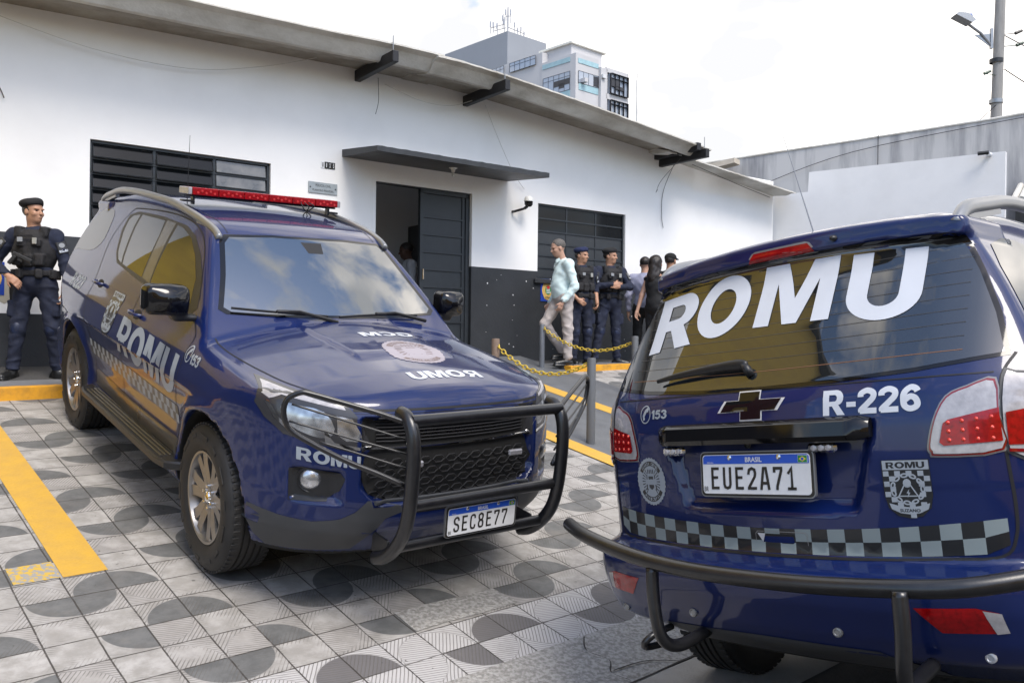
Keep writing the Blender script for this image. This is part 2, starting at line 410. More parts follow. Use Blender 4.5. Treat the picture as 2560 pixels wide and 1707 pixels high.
# ---------- flat shapes laid on curved surfaces ----------
def fill2d(loops):
    """loops: list of 2D outlines (holes allowed) -> verts(2D), tris"""
    cu=bpy.data.curves.new('t','CURVE');cu.dimensions='2D';cu.fill_mode='BOTH'
    for L in loops:
        sp=cu.splines.new('POLY');sp.points.add(len(L)-1)
        for p,q in zip(sp.points,L): p.co=(q[0],q[1],0,1)
        sp.use_cyclic_u=True
    o=bpy.data.objects.new('t',cu);COL.objects.link(o);dg=bpy.context.evaluated_depsgraph_get()
    me=bpy.data.meshes.new_from_object(o.evaluated_get(dg))
    V=np.array([v.co[:2] for v in me.vertices]);F=[tuple(p.vertices) for p in me.polygons]
    bpy.data.objects.remove(o);bpy.data.curves.remove(cu);bpy.data.meshes.remove(me);return V,F
_tc={}
def text2d(s,bold=.02,sx=1,shear=0,space=1.0):
    k=(s,bold,sx,shear,space)
    if k in _tc:return _tc[k]
    cu=bpy.data.curves.new('t','FONT');cu.body=s;cu.offset=bold;cu.shear=shear;cu.space_character=space;cu.fill_mode='FRONT';cu.resolution_u=5
    o=bpy.data.objects.new('t',cu);COL.objects.link(o);dg=bpy.context.evaluated_depsgraph_get()
    me=bpy.data.meshes.new_from_object(o.evaluated_get(dg))
    V=np.array([v.co[:2] for v in me.vertices]);F=[tuple(p.vertices) for p in me.polygons]
    bpy.data.objects.remove(o);bpy.data.curves.remove(cu);bpy.data.meshes.remove(me)
    lo=V.min(0);hi=V.max(0);V=(V-lo)/(hi-lo)   # normalised to a unit box
    _tc[k]=(V,F,(hi-lo)[0]/(hi-lo)[1]);return _tc[k]
def gridcut(V,F,step):
    if not step: return V,F
    bm=bmesh.new();vs=[bm.verts.new((*v,0)) for v in V]
    for f in F:
        try: bm.faces.new([vs[i] for i in f])
        except ValueError: pass
    bmesh.ops.triangulate(bm,faces=bm.faces[:])
    lo=V.min(0);hi=V.max(0)
    for ax in(0,1):
        n=int((hi[ax]-lo[ax])/step)
        for i in range(1,n+1):
            c=[0,0,0];c[ax]=lo[ax]+(hi[ax]-lo[ax])*i/(n+1);nn=[0,0,0];nn[ax]=1
            bmesh.ops.bisect_plane(bm,geom=bm.verts[:]+bm.edges[:]+bm.faces[:],dist=1e-5,plane_co=c,plane_no=nn)
    bm.verts.ensure_lookup_table();bm.verts.index_update()
    V2=np.array([v.co[:2] for v in bm.verts]);F2=[tuple(v.index for v in f.verts) for f in bm.faces];bm.free();return V2,F2
DIRS={'rear':((-6,0,0),(1,0,0)),'front':((3,0,0),(-1,0,0)),'top':((0,0,3),(0,0,-1)),'right':((0,-2,0),(0,1,0)),'left':((0,2,0),(0,-1,0))}
def lay(name,V,F,view,mat,parent,off=.003,step=.03,fun=None,slant=None):
    """V are true car coordinates seen in that view: rear/front (y,z), top (x,y), sides (x,z)"""
    fun=fun or bodyf
    V,F=gridcut(np.asarray(V,float),F,step)
    n=len(V);O=np.zeros((n,3));D=np.zeros((n,3))
    if view in('rear','front'): O[:,1]=V[:,0];O[:,2]=V[:,1];O[:,0]=-6 if view=='rear' else 3;D[:,0]=1 if view=='rear' else -1
    elif view=='top': O[:,0]=V[:,0];O[:,1]=V[:,1];O[:,2]=3;D[:,2]=-1
    else: O[:,0]=V[:,0];O[:,2]=V[:,1];O[:,1]=-2 if view=='right' else 2;D[:,1]=1 if view=='right' else -1
    t=march(fun,O,D,*{'rear':(1.6,3.7),'front':(1.7,4.7),'top':(1.0,2.4),'right':(.85,1.8),'left':(.85,1.8)}[view]);bad=np.isnan(t)
    if bad.any():
        g=np.where(~bad)[0]
        if len(g)==0: raise RuntimeError(name+' misses')
        for i in np.where(bad)[0]:
            j=g[np.argmin(((V[g]-V[i])**2).sum(1))];t[i]=t[j]
    P=O+D*t[:,None];G=grad(fun,P,2e-3);G/=np.linalg.norm(G,axis=1)[:,None]+1e-9
    P=P+G*(off*.32+.0006)
    # winding to face outward
    F3=[]
    for f in F:
        nn=np.cross(P[f[1]]-P[f[0]],P[f[2]]-P[f[0]]);F3.append(f if nn@G[f[0]]>0 else f[::-1])
    return mesh_obj(name,P,F3,mat,parent,True,N=G)
def poly(name,loops,view,mat,parent,off=.003,step=.03,sm=0,fun=None):
    if np.ndim(loops[0][0])==0: loops=[loops]
    if sm: loops=[smoothpath(L,sm,True).tolist() for L in loops]
    V,F=fill2d(loops);return lay(name,V,F,view,mat,parent,off,step,fun)
def _strk(lines,t,sm=True,w=.8):
    """thick strokes -> list of (verts,faces)"""
    V=[];F=[]
    for P in lines:
        P=np.array(P,float)
        if sm and len(P)>3: P=smoothpath(P,5)
        T=np.gradient(P,axis=0);T/=np.linalg.norm(T,axis=1)[:,None]+1e-9;N=np.stack([-T[:,1],T[:,0]],1)*t/2
        n=len(P);k=len(V);V+= (P+N).tolist()+(P-N).tolist();F+=[(k+n+i,k+n+i+1,k+i+1,k+i) for i in range(n-1)]
    return np.array(V),F
_gl={}
def glyph(ch):
    """heavy grotesque letter in a box of height 1: verts, faces, width"""
    if ch in _gl:return _gl[ch]
    A=lambda cx,cy,rx,ry,a0,a1,n=14:[(cx+rx*math.cos(math.radians(a)),cy+ry*math.sin(math.radians(a))) for a in np.linspace(a0,a1,n)]
    if ch=='R': L=[[(0,0),(.25,0),(.25,.36),(.36,.36),(.56,0),(.86,0),(.61,.41)]+A(.52,.69,.29,.31,-55,90)+[(0,1)],[(.25,.55),(.25,.81),(.44,.81)]+A(.45,.68,.11,.13,80,-80,8)+[(.44,.55)]];w=.86
    elif ch=='O': L=[A(.5,.5,.5,.52,0,354,40),A(.5,.5,.235,.29,0,350,32)];w=1.0
    elif ch=='M': L=[[(0,0),(.235,0),(.235,.68),(.43,0),(.63,0),(.825,.68),(.825,0),(1.06,0),(1.06,1),(.71,1),(.53,.40),(.35,1),(0,1)]];w=1.06
    elif ch=='U': L=[[(0,1),(0,.36)]+A(.43,.36,.43,.38,180,360,22)+[(.86,1),(.61,1),(.61,.36)]+A(.43,.36,.18,.18,360,180,14)+[(.25,1)]];w=.86
    elif ch=='-': L=[[(0,.30),(.36,.30),(.36,.50),(0,.50)]];w=.36
    elif ch=='1': L=[[(.14,0),(.38,0),(.38,1),(.18,1),(.0,.80),(.0,.60),(.14,.68)]];w=.40
    elif ch=='G': L=[A(.5,.5,.5,.52,40,325,40)[::1]+[(.93,.18),(.93,.56),(.52,.56),(.52,.38),(.69,.38),(.69,.27)]+A(.5,.5,.25,.31,310,45,30)];w=.95
    elif ch=='C': L=[A(.5,.5,.5,.52,42,318,40)+A(.5,.5,.25,.31,315,45,30)];w=.88
    else: L=None
    if L is not None: V,F=fill2d(L)
    else:
        t=.22;S={'2':[[(.12,.66),(.14,.80),(.36,.90),(.58,.80),(.58,.62),(.40,.42),(.14,.17),(.13,.11)],[(.08,.11),(.70,.11)]],
        '3':[[(.10,.72),(.16,.84),(.34,.90),(.55,.82),(.54,.64),(.32,.54)],[(.32,.54),(.56,.45),(.58,.25),(.36,.10),(.14,.16),(.08,.30)]],
        '5':[[(.66,.89),(.18,.89)],[(.20,.92),(.14,.50)],[(.14,.52),(.34,.62),(.56,.52),(.58,.28),(.36,.10),(.14,.15),(.08,.27)]],
        '6':[[(.60,.74),(.52,.86),(.34,.90),(.14,.70),(.11,.40),(.16,.20),(.34,.10),(.55,.18),(.58,.34),(.50,.50),(.34,.56),(.16,.44)]]}[ch]
        V,F=_strk(S,t);w=.70
    _gl[ch]=(np.array(V),F,w);return _gl[ch]
def heavy(s,gap=.07):
    V=[];F=[];x=0;k=0
    for ch in s:
        v,f,w=glyph(ch);V.append(v+[x,0]);F+=[tuple(i+k for i in t) for t in f];k+=len(v);x+=w+gap
    V=np.concatenate(V);lo=V.min(0);hi=V.max(0);return (V-lo)/(hi-lo),F
def words(name,s,c,size,view,mat,parent,ux=(1,0),vx=(0,1),bold=.03,off=.004,step=.04,shear=0,fun=None,space=1.0):
    if all(c in 'ROMU-1GC2356' for c in s): V,F=heavy(s)
    else: V,F,_=text2d(s,bold,1,0,space)
    w,h=size
    U=(V[:,0]-.5)*w+shear*(V[:,1]-.5)*h;W=(V[:,1]-.5)*h
    P=np.array(c)+U[:,None]*np.array(ux)+W[:,None]*np.array(vx)
    return lay(name,P,F,view,mat,parent,off,step,fun)
def flatwords(s,O,U,Vv,w,h,bold=.02,space=1.0,hv=False):
    """text as a mesh in the plane O+U*a+V*b centred on O: returns verts, faces"""
    V,F=heavy(s) if s=='ROMU' else text2d(s,bold,1,0,space)[:2];O=np.array(O,float);U=np.array(U,float);Vv=np.array(Vv,float)
    return O+((V[:,0]-.5)*w)[:,None]*U+((V[:,1]-.5)*h)[:,None]*Vv,F

# ---------- ground ----------
GA,GB_,GC=-2.09294346,-0.10834095,0.15691512;TS=.20997406
_n=np.array([-GB_,-GC,1]);_n/=np.linalg.norm(_n);_th=.71735009
_e=np.array([np.cos(_th),np.sin(_th),0]);_e-=_n*(_e@_n);_e/=np.linalg.norm(_e);_g=np.cross(_n,_e);GO=np.array([-2.36290354,4.08549243,0]);GO[2]=GA+GB_*GO[0]+GC*GO[1]
GR=np.stack([_e,_g,_n],1)
def gp(i,j,h=0): return GO+_e*i*TS-_g*j*TS+_n*h
def gz(x,y): return GA+GB_*x+GC*y
E2=np.array([np.cos(_th),np.sin(_th)]);D2=np.array([np.sin(_th),-np.cos(_th)])
SPROF=tab([(-30,-1.196+.1895*30),(1.65,-1.196-.1895*1.65),(2.07,-1.588),(2.35,-1.590),(3.9,-1.387),(6,-1.25),(9,-1.27),(11.5,-1.42),(12,-1.42),(60,-1.42)],.02)
def streetz(x,y):
    u=(x-GO[0])*E2[0]+(y-GO[1])*E2[1];s=(x-GO[0])*D2[0]+(y-GO[1])*D2[1]
    return SPROF(s)+.0217*np.clip(u,-15,20)
def us(u,s,dz=0):
    p=GO[:2]+E2*u+D2*s;return (p[0],p[1],streetz(p[0],p[1])+dz)
def nodes(m): return m.node_tree
def tile_material():
    m=bpy.data.materials.new('patterned_paving_tiles');m.use_nodes=True;nt=m.node_tree;b=nt.nodes['Principled BSDF'];L=nt.links.new
    def mt(op,a,b_=None,c=None,clamp=False):
        n=nt.nodes.new('ShaderNodeMath');n.operation=op;n.use_clamp=clamp
        for i,v in enumerate((a,b_,c)):
            if v is None: continue
            if isinstance(v,(int,float)): n.inputs[i].default_value=v
            else: L(v,n.inputs[i])
        return n.outputs[0]
    def noise(vec,scale,det=4,rough=.6):
        n=nt.nodes.new('ShaderNodeTexNoise');n.inputs['Scale'].default_value=scale;n.inputs['Detail'].default_value=det;n.inputs['Roughness'].default_value=rough;L(vec,n.inputs['Vector']);return n.outputs['Fac']
    def ramp(v,a,b_): 
        n=nt.nodes.new('ShaderNodeMapRange');n.interpolation_type='SMOOTHSTEP';L(v,n.inputs[0]);n.inputs[1].default_value=a;n.inputs[2].default_value=b_;return n.outputs[0]
    def mix(f,c1,c2,bl='MIX'):
        n=nt.nodes.new('ShaderNodeMix');n.data_type='RGBA';n.blend_type=bl
        for i,v in((0,f),(6,c1),(7,c2)):
            if isinstance(v,tuple): n.inputs[i].default_value=(*v,1)
            elif isinstance(v,(int,float)): n.inputs[i].default_value=v
            else: L(v,n.inputs[i])
        return n.outputs[2]
    tc=nt.nodes.new('ShaderNodeTexCoord');sp=nt.nodes.new('ShaderNodeSeparateXYZ');
    # small wobble so the joints are not ruler straight
    wn=nt.nodes.new('ShaderNodeTexNoise');wn.inputs['Scale'].default_value=3.0;wn.inputs['Detail'].default_value=3;L(tc.outputs['Object'],wn.inputs['Vector'])
    va=nt.nodes.new('ShaderNodeVectorMath');va.operation='MULTIPLY_ADD';L(wn.outputs['Color'],va.inputs[0]);va.inputs[1].default_value=(.014,.014,0);L(tc.outputs['Object'],va.inputs[2])
    L(va.outputs[0],sp.inputs[0])
    X=mt('DIVIDE',sp.outputs[0],TS);Y=mt('DIVIDE',mt('MULTIPLY',sp.outputs[1],-1),TS)
    i=mt('FLOOR',X);j=mt('FLOOR',Y);u=mt('SUBTRACT',X,i);v=mt('SUBTRACT',Y,j)
    odd=mt('FLOORED_MODULO',j,2);jj=mt('FLOOR',mt('DIVIDE',j,2))
    ii=mt('FLOORED_MODULO',mt('ADD',mt('SUBTRACT',mt('SUBTRACT',i,1),jj),odd),4)
    dark=mt('LESS_THAN',ii,1.5);first=mt('LESS_THAN',mt('FLOORED_MODULO',ii,2),.5)
    du=mt('SUBTRACT',u,first);dv=mt('SUBTRACT',v,mt('SUBTRACT',1,odd))
    dist=mt('SQRT',mt('ADD',mt('MULTIPLY',du,du),mt('MULTIPLY',dv,dv)))
    ins=mt('SUBTRACT',1,ramp(dist,.925,.94));ring=mt('MULTIPLY',ramp(dist,.925,.935),mt('SUBTRACT',1,ramp(dist,.955,.97)))
    cid=nt.nodes.new('ShaderNodeCombineXYZ');L(i,cid.inputs[0]);L(j,cid.inputs[1])
    wn2=nt.nodes.new('ShaderNodeTexWhiteNoise');wn2.noise_dimensions='3D';L(cid.outputs[0],wn2.inputs['Vector']);rnd=wn2.outputs['Value']
    # irregular: some dark tiles replaced by pale ones, some repaired with mortar
    dk=mt('MULTIPLY',dark,mt('LESS_THAN',rnd,.93))
    newer=mt('GREATER_THAN',j,5.5)
    big=noise(tc.outputs['Object'],1.6,4);mid=noise(tc.outputs['Object'],9,6,.65);fine=noise(tc.outputs['Object'],90,3,.7)
    light=mix(ramp(mid,.35,.7),(.29,.275,.25),(.44,.42,.395));light=mix(mt('MULTIPLY',ramp(big,.45,.7),.55),light,(.34,.325,.30));light=mix(mt('MULTIPLY',mt('MULTIPLY',rnd,rnd),.55),light,(.33,.31,.29))
    light=mix(mt('MULTIPLY',newer,.75),light,(.52,.505,.495))
    drk=mix(ramp(mid,.3,.7),(.10,.101,.098),(.155,.155,.15));drk=mix(mt('MULTIPLY',newer,.8),drk,(.145,.135,.135))
    col=mix(mt('MULTIPLY',ins,dk),light,drk)
    # ribs
    s1=mt('SINE',mt('MULTIPLY',mt('ADD',mt('MULTIPLY',u,.82),mt('MULTIPLY',v,.57)),78));s2=mt('SINE',mt('MULTIPLY',mt('SUBTRACT',mt('MULTIPLY',v,.97),mt('MULTIPLY',u,.25)),78))
    ff=mt('ABSOLUTE',mt('SUBTRACT',first,odd))
    rib=mt('ADD',mt('MULTIPLY',s1,mt('ABSOLUTE',mt('SUBTRACT',ins,ff))),mt('MULTIPLY',s2,mt('SUBTRACT',1,mt('ABSOLUTE',mt('SUBTRACT',ins,ff)))))
    groove=ramp(rib,.45,.9)
    edge=mt('MAXIMUM',mt('ABSOLUTE',mt('SUBTRACT',u,.5)),mt('ABSOLUTE',mt('SUBTRACT',v,.5)))
    wear=mt('MULTIPLY',ramp(mt('ADD',mt('ADD',noise(tc.outputs['Object'],5,4),mt('MULTIPLY',edge,.55)),mt('MULTIPLY',mt('SUBTRACT',rnd,.5),.35)),.56,.82),.9)
    wear=mt('MAXIMUM',wear,mt('MULTIPLY',newer,.9))
    gr=mt('MULTIPLY',groove,wear)
    col=mix(mt('MULTIPLY',gr,.78),col,(.11,.10,.09))
    col=mix(mt('MULTIPLY',mt('MULTIPLY',ring,wear),.4),col,(.2,.19,.18))
    col=mix(mt('MULTIPLY',ramp(fine,.55,.75),.25),col,(.2,.19,.175))
    # stains and gum spots
    st=mt('MULTIPLY',ramp(noise(tc.outputs['Object'],26,2,.4),.72,.76),.75);col=mix(st,col,(.07,.065,.06))
    st2=ramp(noise(tc.outputs['Object'],.9,5,.7),.58,.75);col=mix(mt('MULTIPLY',st2,.55),col,(.22,.20,.17));st3=ramp(noise(tc.outputs['Object'],3.2,7,.75),.52,.68);col=mix(mt('MULTIPLY',st3,.33),col,(.17,.155,.14))
    # joints
    jn=ramp(edge,mt('SUBTRACT',.487,0).node.outputs[0].default_value if False else .482,.492)
    jw=mt('MULTIPLY',ramp(edge,.477,.488),ramp(noise(tc.outputs['Object'],14,3),.25,.5))
    col=mix(mt('MULTIPLY',mt('MAXIMUM',jw,mt('MULTIPLY',ramp(edge,.486,.494),.85)),.93),col,(.045,.038,.032))
    L(col,b.inputs['Base Color']);b.inputs['Roughness'].default_value=.78
    hgt=mt('SUBTRACT',mt('ADD',mt('MULTIPLY',mid,.25),mt('MULTIPLY',fine,.15)),mt('ADD',mt('MULTIPLY',gr,.35),mt('MULTIPLY',jw,1.0)))
    bp=nt.nodes.new('ShaderNodeBump');bp.inputs['Strength'].default_value=.6;bp.inputs['Distance'].default_value=.004;L(hgt,bp.inputs['Height']);L(bp.outputs[0],b.inputs['Normal'])
    return m
M['tile']=tile_material()
M['ypaint']=mat('yellow_line_paint',(.62,.36,.045),.6,col2=(.50,.30,.07),vscale=7,thr=(.35,.85),bump=.35,bscale=45)
M['kerb']=mat('orange_yellow_kerb_paint',(.70,.33,.02),.55,col2=(.42,.21,.03),vscale=9,thr=(.45,.75),bump=.5,bscale=18)
M['gpaint']=mat('grey_floor_paint',(.125,.13,.135),.55,var=.16,vscale=5,bump=.25,bscale=70)
M['plat']=mat('grey_platform_paint',(.15,.155,.165),.6,col2=(.24,.24,.25),vscale=12,thr=(.5,.72),bump=.3,bscale=40)
M['conc']=mat('rough_concrete',(.23,.22,.20),.85,col2=(.42,.405,.38),vscale=48,vdet=10,thr=(.40,.60),bump=1.0,bscale=70)
M['conc2']=mat('smooth_concrete',(.29,.275,.25),.8,col2=(.38,.365,.34),vscale=5,vdet=8,thr=(.3,.7),bump=.4,bscale=80)
M['asph']=mat('asphalt',(.045,.044,.044),.85,col2=(.075,.073,.07),vscale=60,bump=.8,bscale=120)
# street: one big sheet reaching the horizon
ug=np.r_[-600,-200,-60,np.arange(-24,25,2.),60,200,600];sg=np.r_[-600,-200,-60,-30,-12,-6,-4,np.arange(-2,16,.3),20,30,60,200,600]
V=[];F=[]
for u in ug:
    for s in sg:
        p=GO[:2]+E2*u+D2*s
        z=streetz(*p)-(.12 if s<2.3 else 0)
        if s<-6: z=-1.6+.0217*np.clip(u,-15,20) 
        V.append((p[0],p[1],z))
k=len(sg)
F=[(a*k+b,(a+1)*k+b,(a+1)*k+b+1,a*k+b+1)[::-1] for a in range(len(ug)-1) for b in range(k-1)]
street=fixn(mesh_obj('street',V,F,M['asph'],None,True));tag(street,kind='structure')
def sheet(name,u0,u1,s0,s1,matn,dz,nu=12,ns=6,jag=0):
    V=[us(u,s,dz) for u in np.linspace(u0,u1,nu) for s in np.linspace(s0,s1,ns)]
    F=[(a*ns+b,a*ns+b+1,(a+1)*ns+b+1,(a+1)*ns+b)[::1] for a in range(nu-1) for b in range(ns-1)]
    o=fixn(mesh_obj(name,V,F,M[matn],None,True));return tag(o,kind='structure')
s8=8*TS*math.cos(math.radians(10.8))
sheet('apron',-6,9,s8,2.06,'conc',0,30,5)
g_=sheet('gutter',-6,9,2.075,2.62,'conc2',.004,30,8)
# cracks in the apron
def crack(pts,w,seed):
    rng=random.Random(seed);P=smoothpath([(u+rng.uniform(-.01,.01),s+rng.uniform(-.01,.01)) for u,s in pts],6);n=len(P);V=[]
    for sg in(1,-1):
        for k,(u,s) in enumerate(P): V.append(us(u,s+sg*w*rng.uniform(.4,1.3),.008))
    o=mesh_obj('crack',V,[(i,i+1,n+i+1,n+i) for i in range(n-1)],mat('crack_dark_%d'%seed,(.045,.04,.035),.95),None,True);fixn(o);tag(o,kind='structure')
crack([(.4,2.05),(1.2,2.07),(2.0,2.08),(2.6,2.06),(4.5,2.07)],.006,1);crack([(2.17,1.66),(2.10,1.78),(2.12,1.88),(2.05,1.97),(2.08,2.05)],.005,2);crack([(2.08,1.96),(2.25,1.97),(2.35,2.02),(2.45,2.06)],.004,3)
# forecourt of tiles in its own frame, so the pattern is laid in tile units
def frame_obj(name,polyij,m,h=0,kind='structure'):
    V=[(i*TS,-j*TS,h) for i,j in polyij];o=mesh_obj(name,V,[tuple(range(len(V)))],m,None,False)
    o.matrix_world=Matrix([[*GR[r],GO[r]] for r in range(3)]+[[0,0,0,1]]);fixn(o);return tag(o,kind=kind)
frame_obj('pavement',[(-22,-18),(46,-18),(46,8),(-22,8)],M['tile'])
ln=frame_obj('parking_line',[(1.08,-16.6),(2.06,-16.6),(2.03,0),(1.04,0)],M['ypaint'],.004)
frame_obj('patch',[(.02,-.98),(1.0,-.98),(1.0,-.02),(.02,-.02)],mat('worn_yellow_tile',(.30,.29,.27),.8,col2=(.55,.36,.06),vscale=38,thr=(.47,.53),vec='Object'),.004)
frame_obj('patch',[(7.02,5.0),(8.0,4.97),(9.1,5.02),(10.02,5.0),(10.12,5.93),(9.0,5.97),(7.9,5.93),(7.0,5.97)],M['conc'],.004)
frame_obj('patch',[(3.98,.02),(4.96,.03),(4.97,.98),(4.0,.97)],M['conc'],.004)
frame_obj('ramp',[(22.55,-21.5),(34,-21.5),(34,8),(22.55,8)],M['gpaint'],.006)
frame_obj('parking_line',[(21.5,-16.4),(22.5,-16.4),(22.5,8),(21.5,8)],M['ypaint'],.010)
frame_obj('parking_line',[(28.35,-17.5),(29.4,-17.5),(29.2,6),(28.2,6)],M['ypaint'],.010)
# platform along the wall and its kerbs
def ptz(u): return -.43+.0036*(u/TS-3)
PW0=np.array([-4.97,8.66]);WD=np.array([.804,.595]);WD/=np.linalg.norm(WD);WN=np.array([WD[1],-WD[0]])  # wall line, direction, outward normal
SK=-3.40
def pus(u,s): p=GO[:2]+E2*u+D2*s;return p
def platform(u0,u1):
    a=pus(u0,SK-.13);b=pus(u1,SK-.13);
    def onwall(p): t=((p-PW0)@WD);return PW0+WD*t-WN*.05
    c=onwall(b);d=onwall(a)
    V=[(*a,ptz(u0)),(*b,ptz(u1)),(*c,ptz(u1)),(*d,ptz(u0))];V+=[(x,y,z-.5) for x,y,z in V]
    o=fixn(mesh_obj('platform',V,[(0,1,2,3),(0,4,5,1),(1,5,6,2),(3,7,4,0)],M['plat'],None,False));tag(o,kind='structure')
platform(-9,22.5*TS);platform(34*TS,46*TS)
def kerb(u0,u1,lab):
    n=int((u1-u0)/.06);V=[];rng=random.Random(int(u0*10)+5)
    pr=[(0,-.35),(0,-.004),(.012,.004),(.11,.006),(.13,-.002)]
    for a in range(n+1):
        u=u0+(u1-u0)*a/n;w=rng.uniform(-.004,.004)
        for q,(d,h) in enumerate(pr):
            p=pus(u,SK-d+(w if q in(1,2) else 0));V.append((p[0],p[1],ptz(u)+h+(w*.6 if q else 0)))
    k=5;F=[(a*k+b,(a+1)*k+b,(a+1)*k+b+1,a*k+b+1) for a in range(n) for b in range(k-1)]
    F+=[tuple(range(k)),tuple(n*k+b for b in range(k))[::-1]]
    o=fixn(mesh_obj('kerb',V,F,M['kerb'],None,True,ang=35));tag(o,kind='structure')
kerb(-9,22.5*TS,'');kerb(34*TS,46*TS,'')

# ---------- police station front ----------
def wp(s,z,off=0): p=PW0+WD*s+WN*off;return np.array([p[0],p[1],z])
def wframe(s=0,z=0,off=0): return (wp(s,z,off),np.array([WD[0],WD[1],0]),np.array([0,0,1]),np.array([WN[0],WN[1],0]))  # O,U along,V up,W out
WRM=np.array([[WD[0],WN[0],0],[WD[1],WN[1],0],[0,0,1]])  # columns: along, out, up
def wbox(mb,s0,s1,z0,z1,o0,o1,m=0,bev=0): return mb.box(wp((s0+s1)/2,(z0+z1)/2,(o0+o1)/2),(s1-s0,o1-o0,z1-z0),WRM,m,bev)
M['wall']=mat('white_plaster',(.84,.825,.80),.82,col2=(.77,.755,.73),vscale=1.1,vdet=9,thr=(.42,.78),bump=.10,bscale=16)
M['dado']=mat('charcoal_wall_paint',(.028,.030,.033),.5,var=.14,vscale=3,bump=.18,bscale=30)
M['steel']=mat('dark_steel_paint',(.022,.026,.030),.42,var=.15,vscale=8,bump=.05)
M['pane']=mat('dark_window_glass',(.008,.009,.010),.06,ior=1.33)
M['panel_grey']=mat('painted_window_panel',(.030,.033,.036),.4,var=.12,vscale=5)
M['olddark']=mat('brown_soffit',(.36,.33,.28),.9,col2=(.21,.18,.145),vscale=2.5,vdet=9,thr=(.35,.7),bump=.3,bscale=25)  # soffit bands: darker and browner than the fascia
M['old']=mat('old_fibre_cement',(.62,.60,.55),.85,col2=(.30,.27,.22),vscale=1.6,vdet=9,thr=(.42,.80),bump=.5,bscale=25,streak=(1,1,2.5))
M['dust']=mat('cloudy_glass',(.09,.09,.085),.3,col2=(.22,.21,.19),vscale=5,coat=.6)
ST=empty('police_station',wp(5,0));tag(ST,'long white police station with charcoal dado and weathered overhanging eave','building')
def setpar(o,p): o.parent=p;o.matrix_parent_inverse=Matrix.Translation(p.location).inverted();return o
def WB(mb,name,mats,par=ST,**k):
    o=mb.build(name,mats,None,**k)
    return setpar(o,par) if par is not None else o
ZWt=tab([(-9,3.25),(-.2,3.31),(1.5,3.36),(3.5,3.415),(4.8,3.43),(5.4,3.405),(6.5,3.33),(8.7,3.15),(9.2,3.11)],.15)
OPEN=[(.626,2.585,.90,2.078),(3.98,5.466,-.9,2.042),(6.63,8.40,.925,2.036)]
sb=sorted({-9.,12.16,*[o[0] for o in OPEN],*[o[1] for o in OPEN],*np.arange(-8,12,1.).tolist(),.612});zb=[-.9,.22,.83,.90,.925,1.035,2.036,2.042,2.078,2.6,3.02]
mbW=MB()
def isopen(s,z): return any(a<s<b and c<z<d for a,b,c,d in OPEN)
def wmat(s,z):
    if z<1.035:
        return 0 if (s<.61 and .22<z<.83) else 1
    return 0
for a,b in zip(sb[:-1],sb[1:]):
    for c,d in zip(zb[:-1],zb[1:]):
        if isopen((a+b)/2,(c+d)/2): continue
        mbW.add([wp(a,c),wp(b,c),wp(b,d),wp(a,d)],[(0,1,2,3)],wmat((a+b)/2,(c+d)/2))
    top=lambda s:(ZWt(s) if s<9.3 else np.interp(s,[9.3,12.16],[3.09,2.80]))+.06
    mbW.add([wp(a,3.02 if a<9.9 else 2.6),wp(b,3.02 if b<=9.9 else 2.6),wp(b,max(top(b),2.61)),wp(a,max(top(a),2.61))],[(0,1,2,3)],0)
TH=.13
for a,b,c,d in OPEN:
    for (s0,z0,s1,z1) in((a,c,a,d),(b,d,b,c),(a,d,b,d),(b,c,a,c)):
        if s0==s1:
            zs=[z for z in zb if min(z0,z1)<z<max(z0,z1)];zl=sorted([min(z0,z1)]+zs+[max(z0,z1)])
            for q,r in zip(zl[:-1],zl[1:]): mbW.add([wp(s0,q),wp(s0,r),wp(s0,r,-TH),wp(s0,q,-TH)],[(0,1,2,3)],wmat(s0,(q+r)/2) if (q+r)/2>1.035 or True else 0)
        else: mbW.add([wp(s0,z0),wp(s1,z1),wp(s1,z1,-TH),wp(s0,z0,-TH)],[(0,1,2,3)],0)
WB(mbW,'wall',[M['wall'],M['dado']])
# peeled filler patches in the white band left of the vehicle
mb=MB();rng=random.Random(4);PEEL=mat('peeled_plaster',(.42,.38,.30),.9)
for sc_,zc_,w_,h_ in((-.16,.46,.10,.16),(.33,.30,.05,.07),(.50,.33,.06,.05)):
    mb=MB();mb.prism([(sc_+w_*math.cos(t)*rng.uniform(.6,1.1),zc_+h_*math.sin(t)*rng.uniform(.7,1.1)) for t in np.arange(0,6.28,.5)],.001,.004,wframe());WB(mb,'peeled_patch',PEEL)
mb=MB()
for k in range(46):
    s_=rng.uniform(5.6,9.5);z_=rng.uniform(-.15,.95);r_=rng.choice([.004,.006,.009])
    if isopen(s_,z_): continue
    mb.prism([(s_+r_*math.cos(t)*rng.uniform(.6,1.3),z_+r_*math.sin(t)*rng.uniform(.6,1.6)) for t in np.arange(0,6.28,.9)],.0015,.003,wframe())
WB(mb,'chipped_spots',M['wall'])
# interior behind the openings
mb=MB();wbox(mb,-.5,9.2,-.55,-.33,-4.2,-.14)
for args in((-.5,9.2,2.9,3.0,-4.2,-.14),(-.55,-.5,-.5,3,-4.2,-.14),(9.2,9.25,-.5,3,-4.2,-.14),(-.5,9.2,-.5,3,-2.15,-2.1)): wbox(mb,*args)
WB(mb,'interior_walls',mat('interior_grey_paint',(.72,.73,.74),.8))
mb=MB();wbox(mb,5.30,5.95,-.3,1.72,-1.5,-1.1,bev=.01);WB(mb,'cabinet',mat('dark_cabinet',(.02,.02,.022),.5))
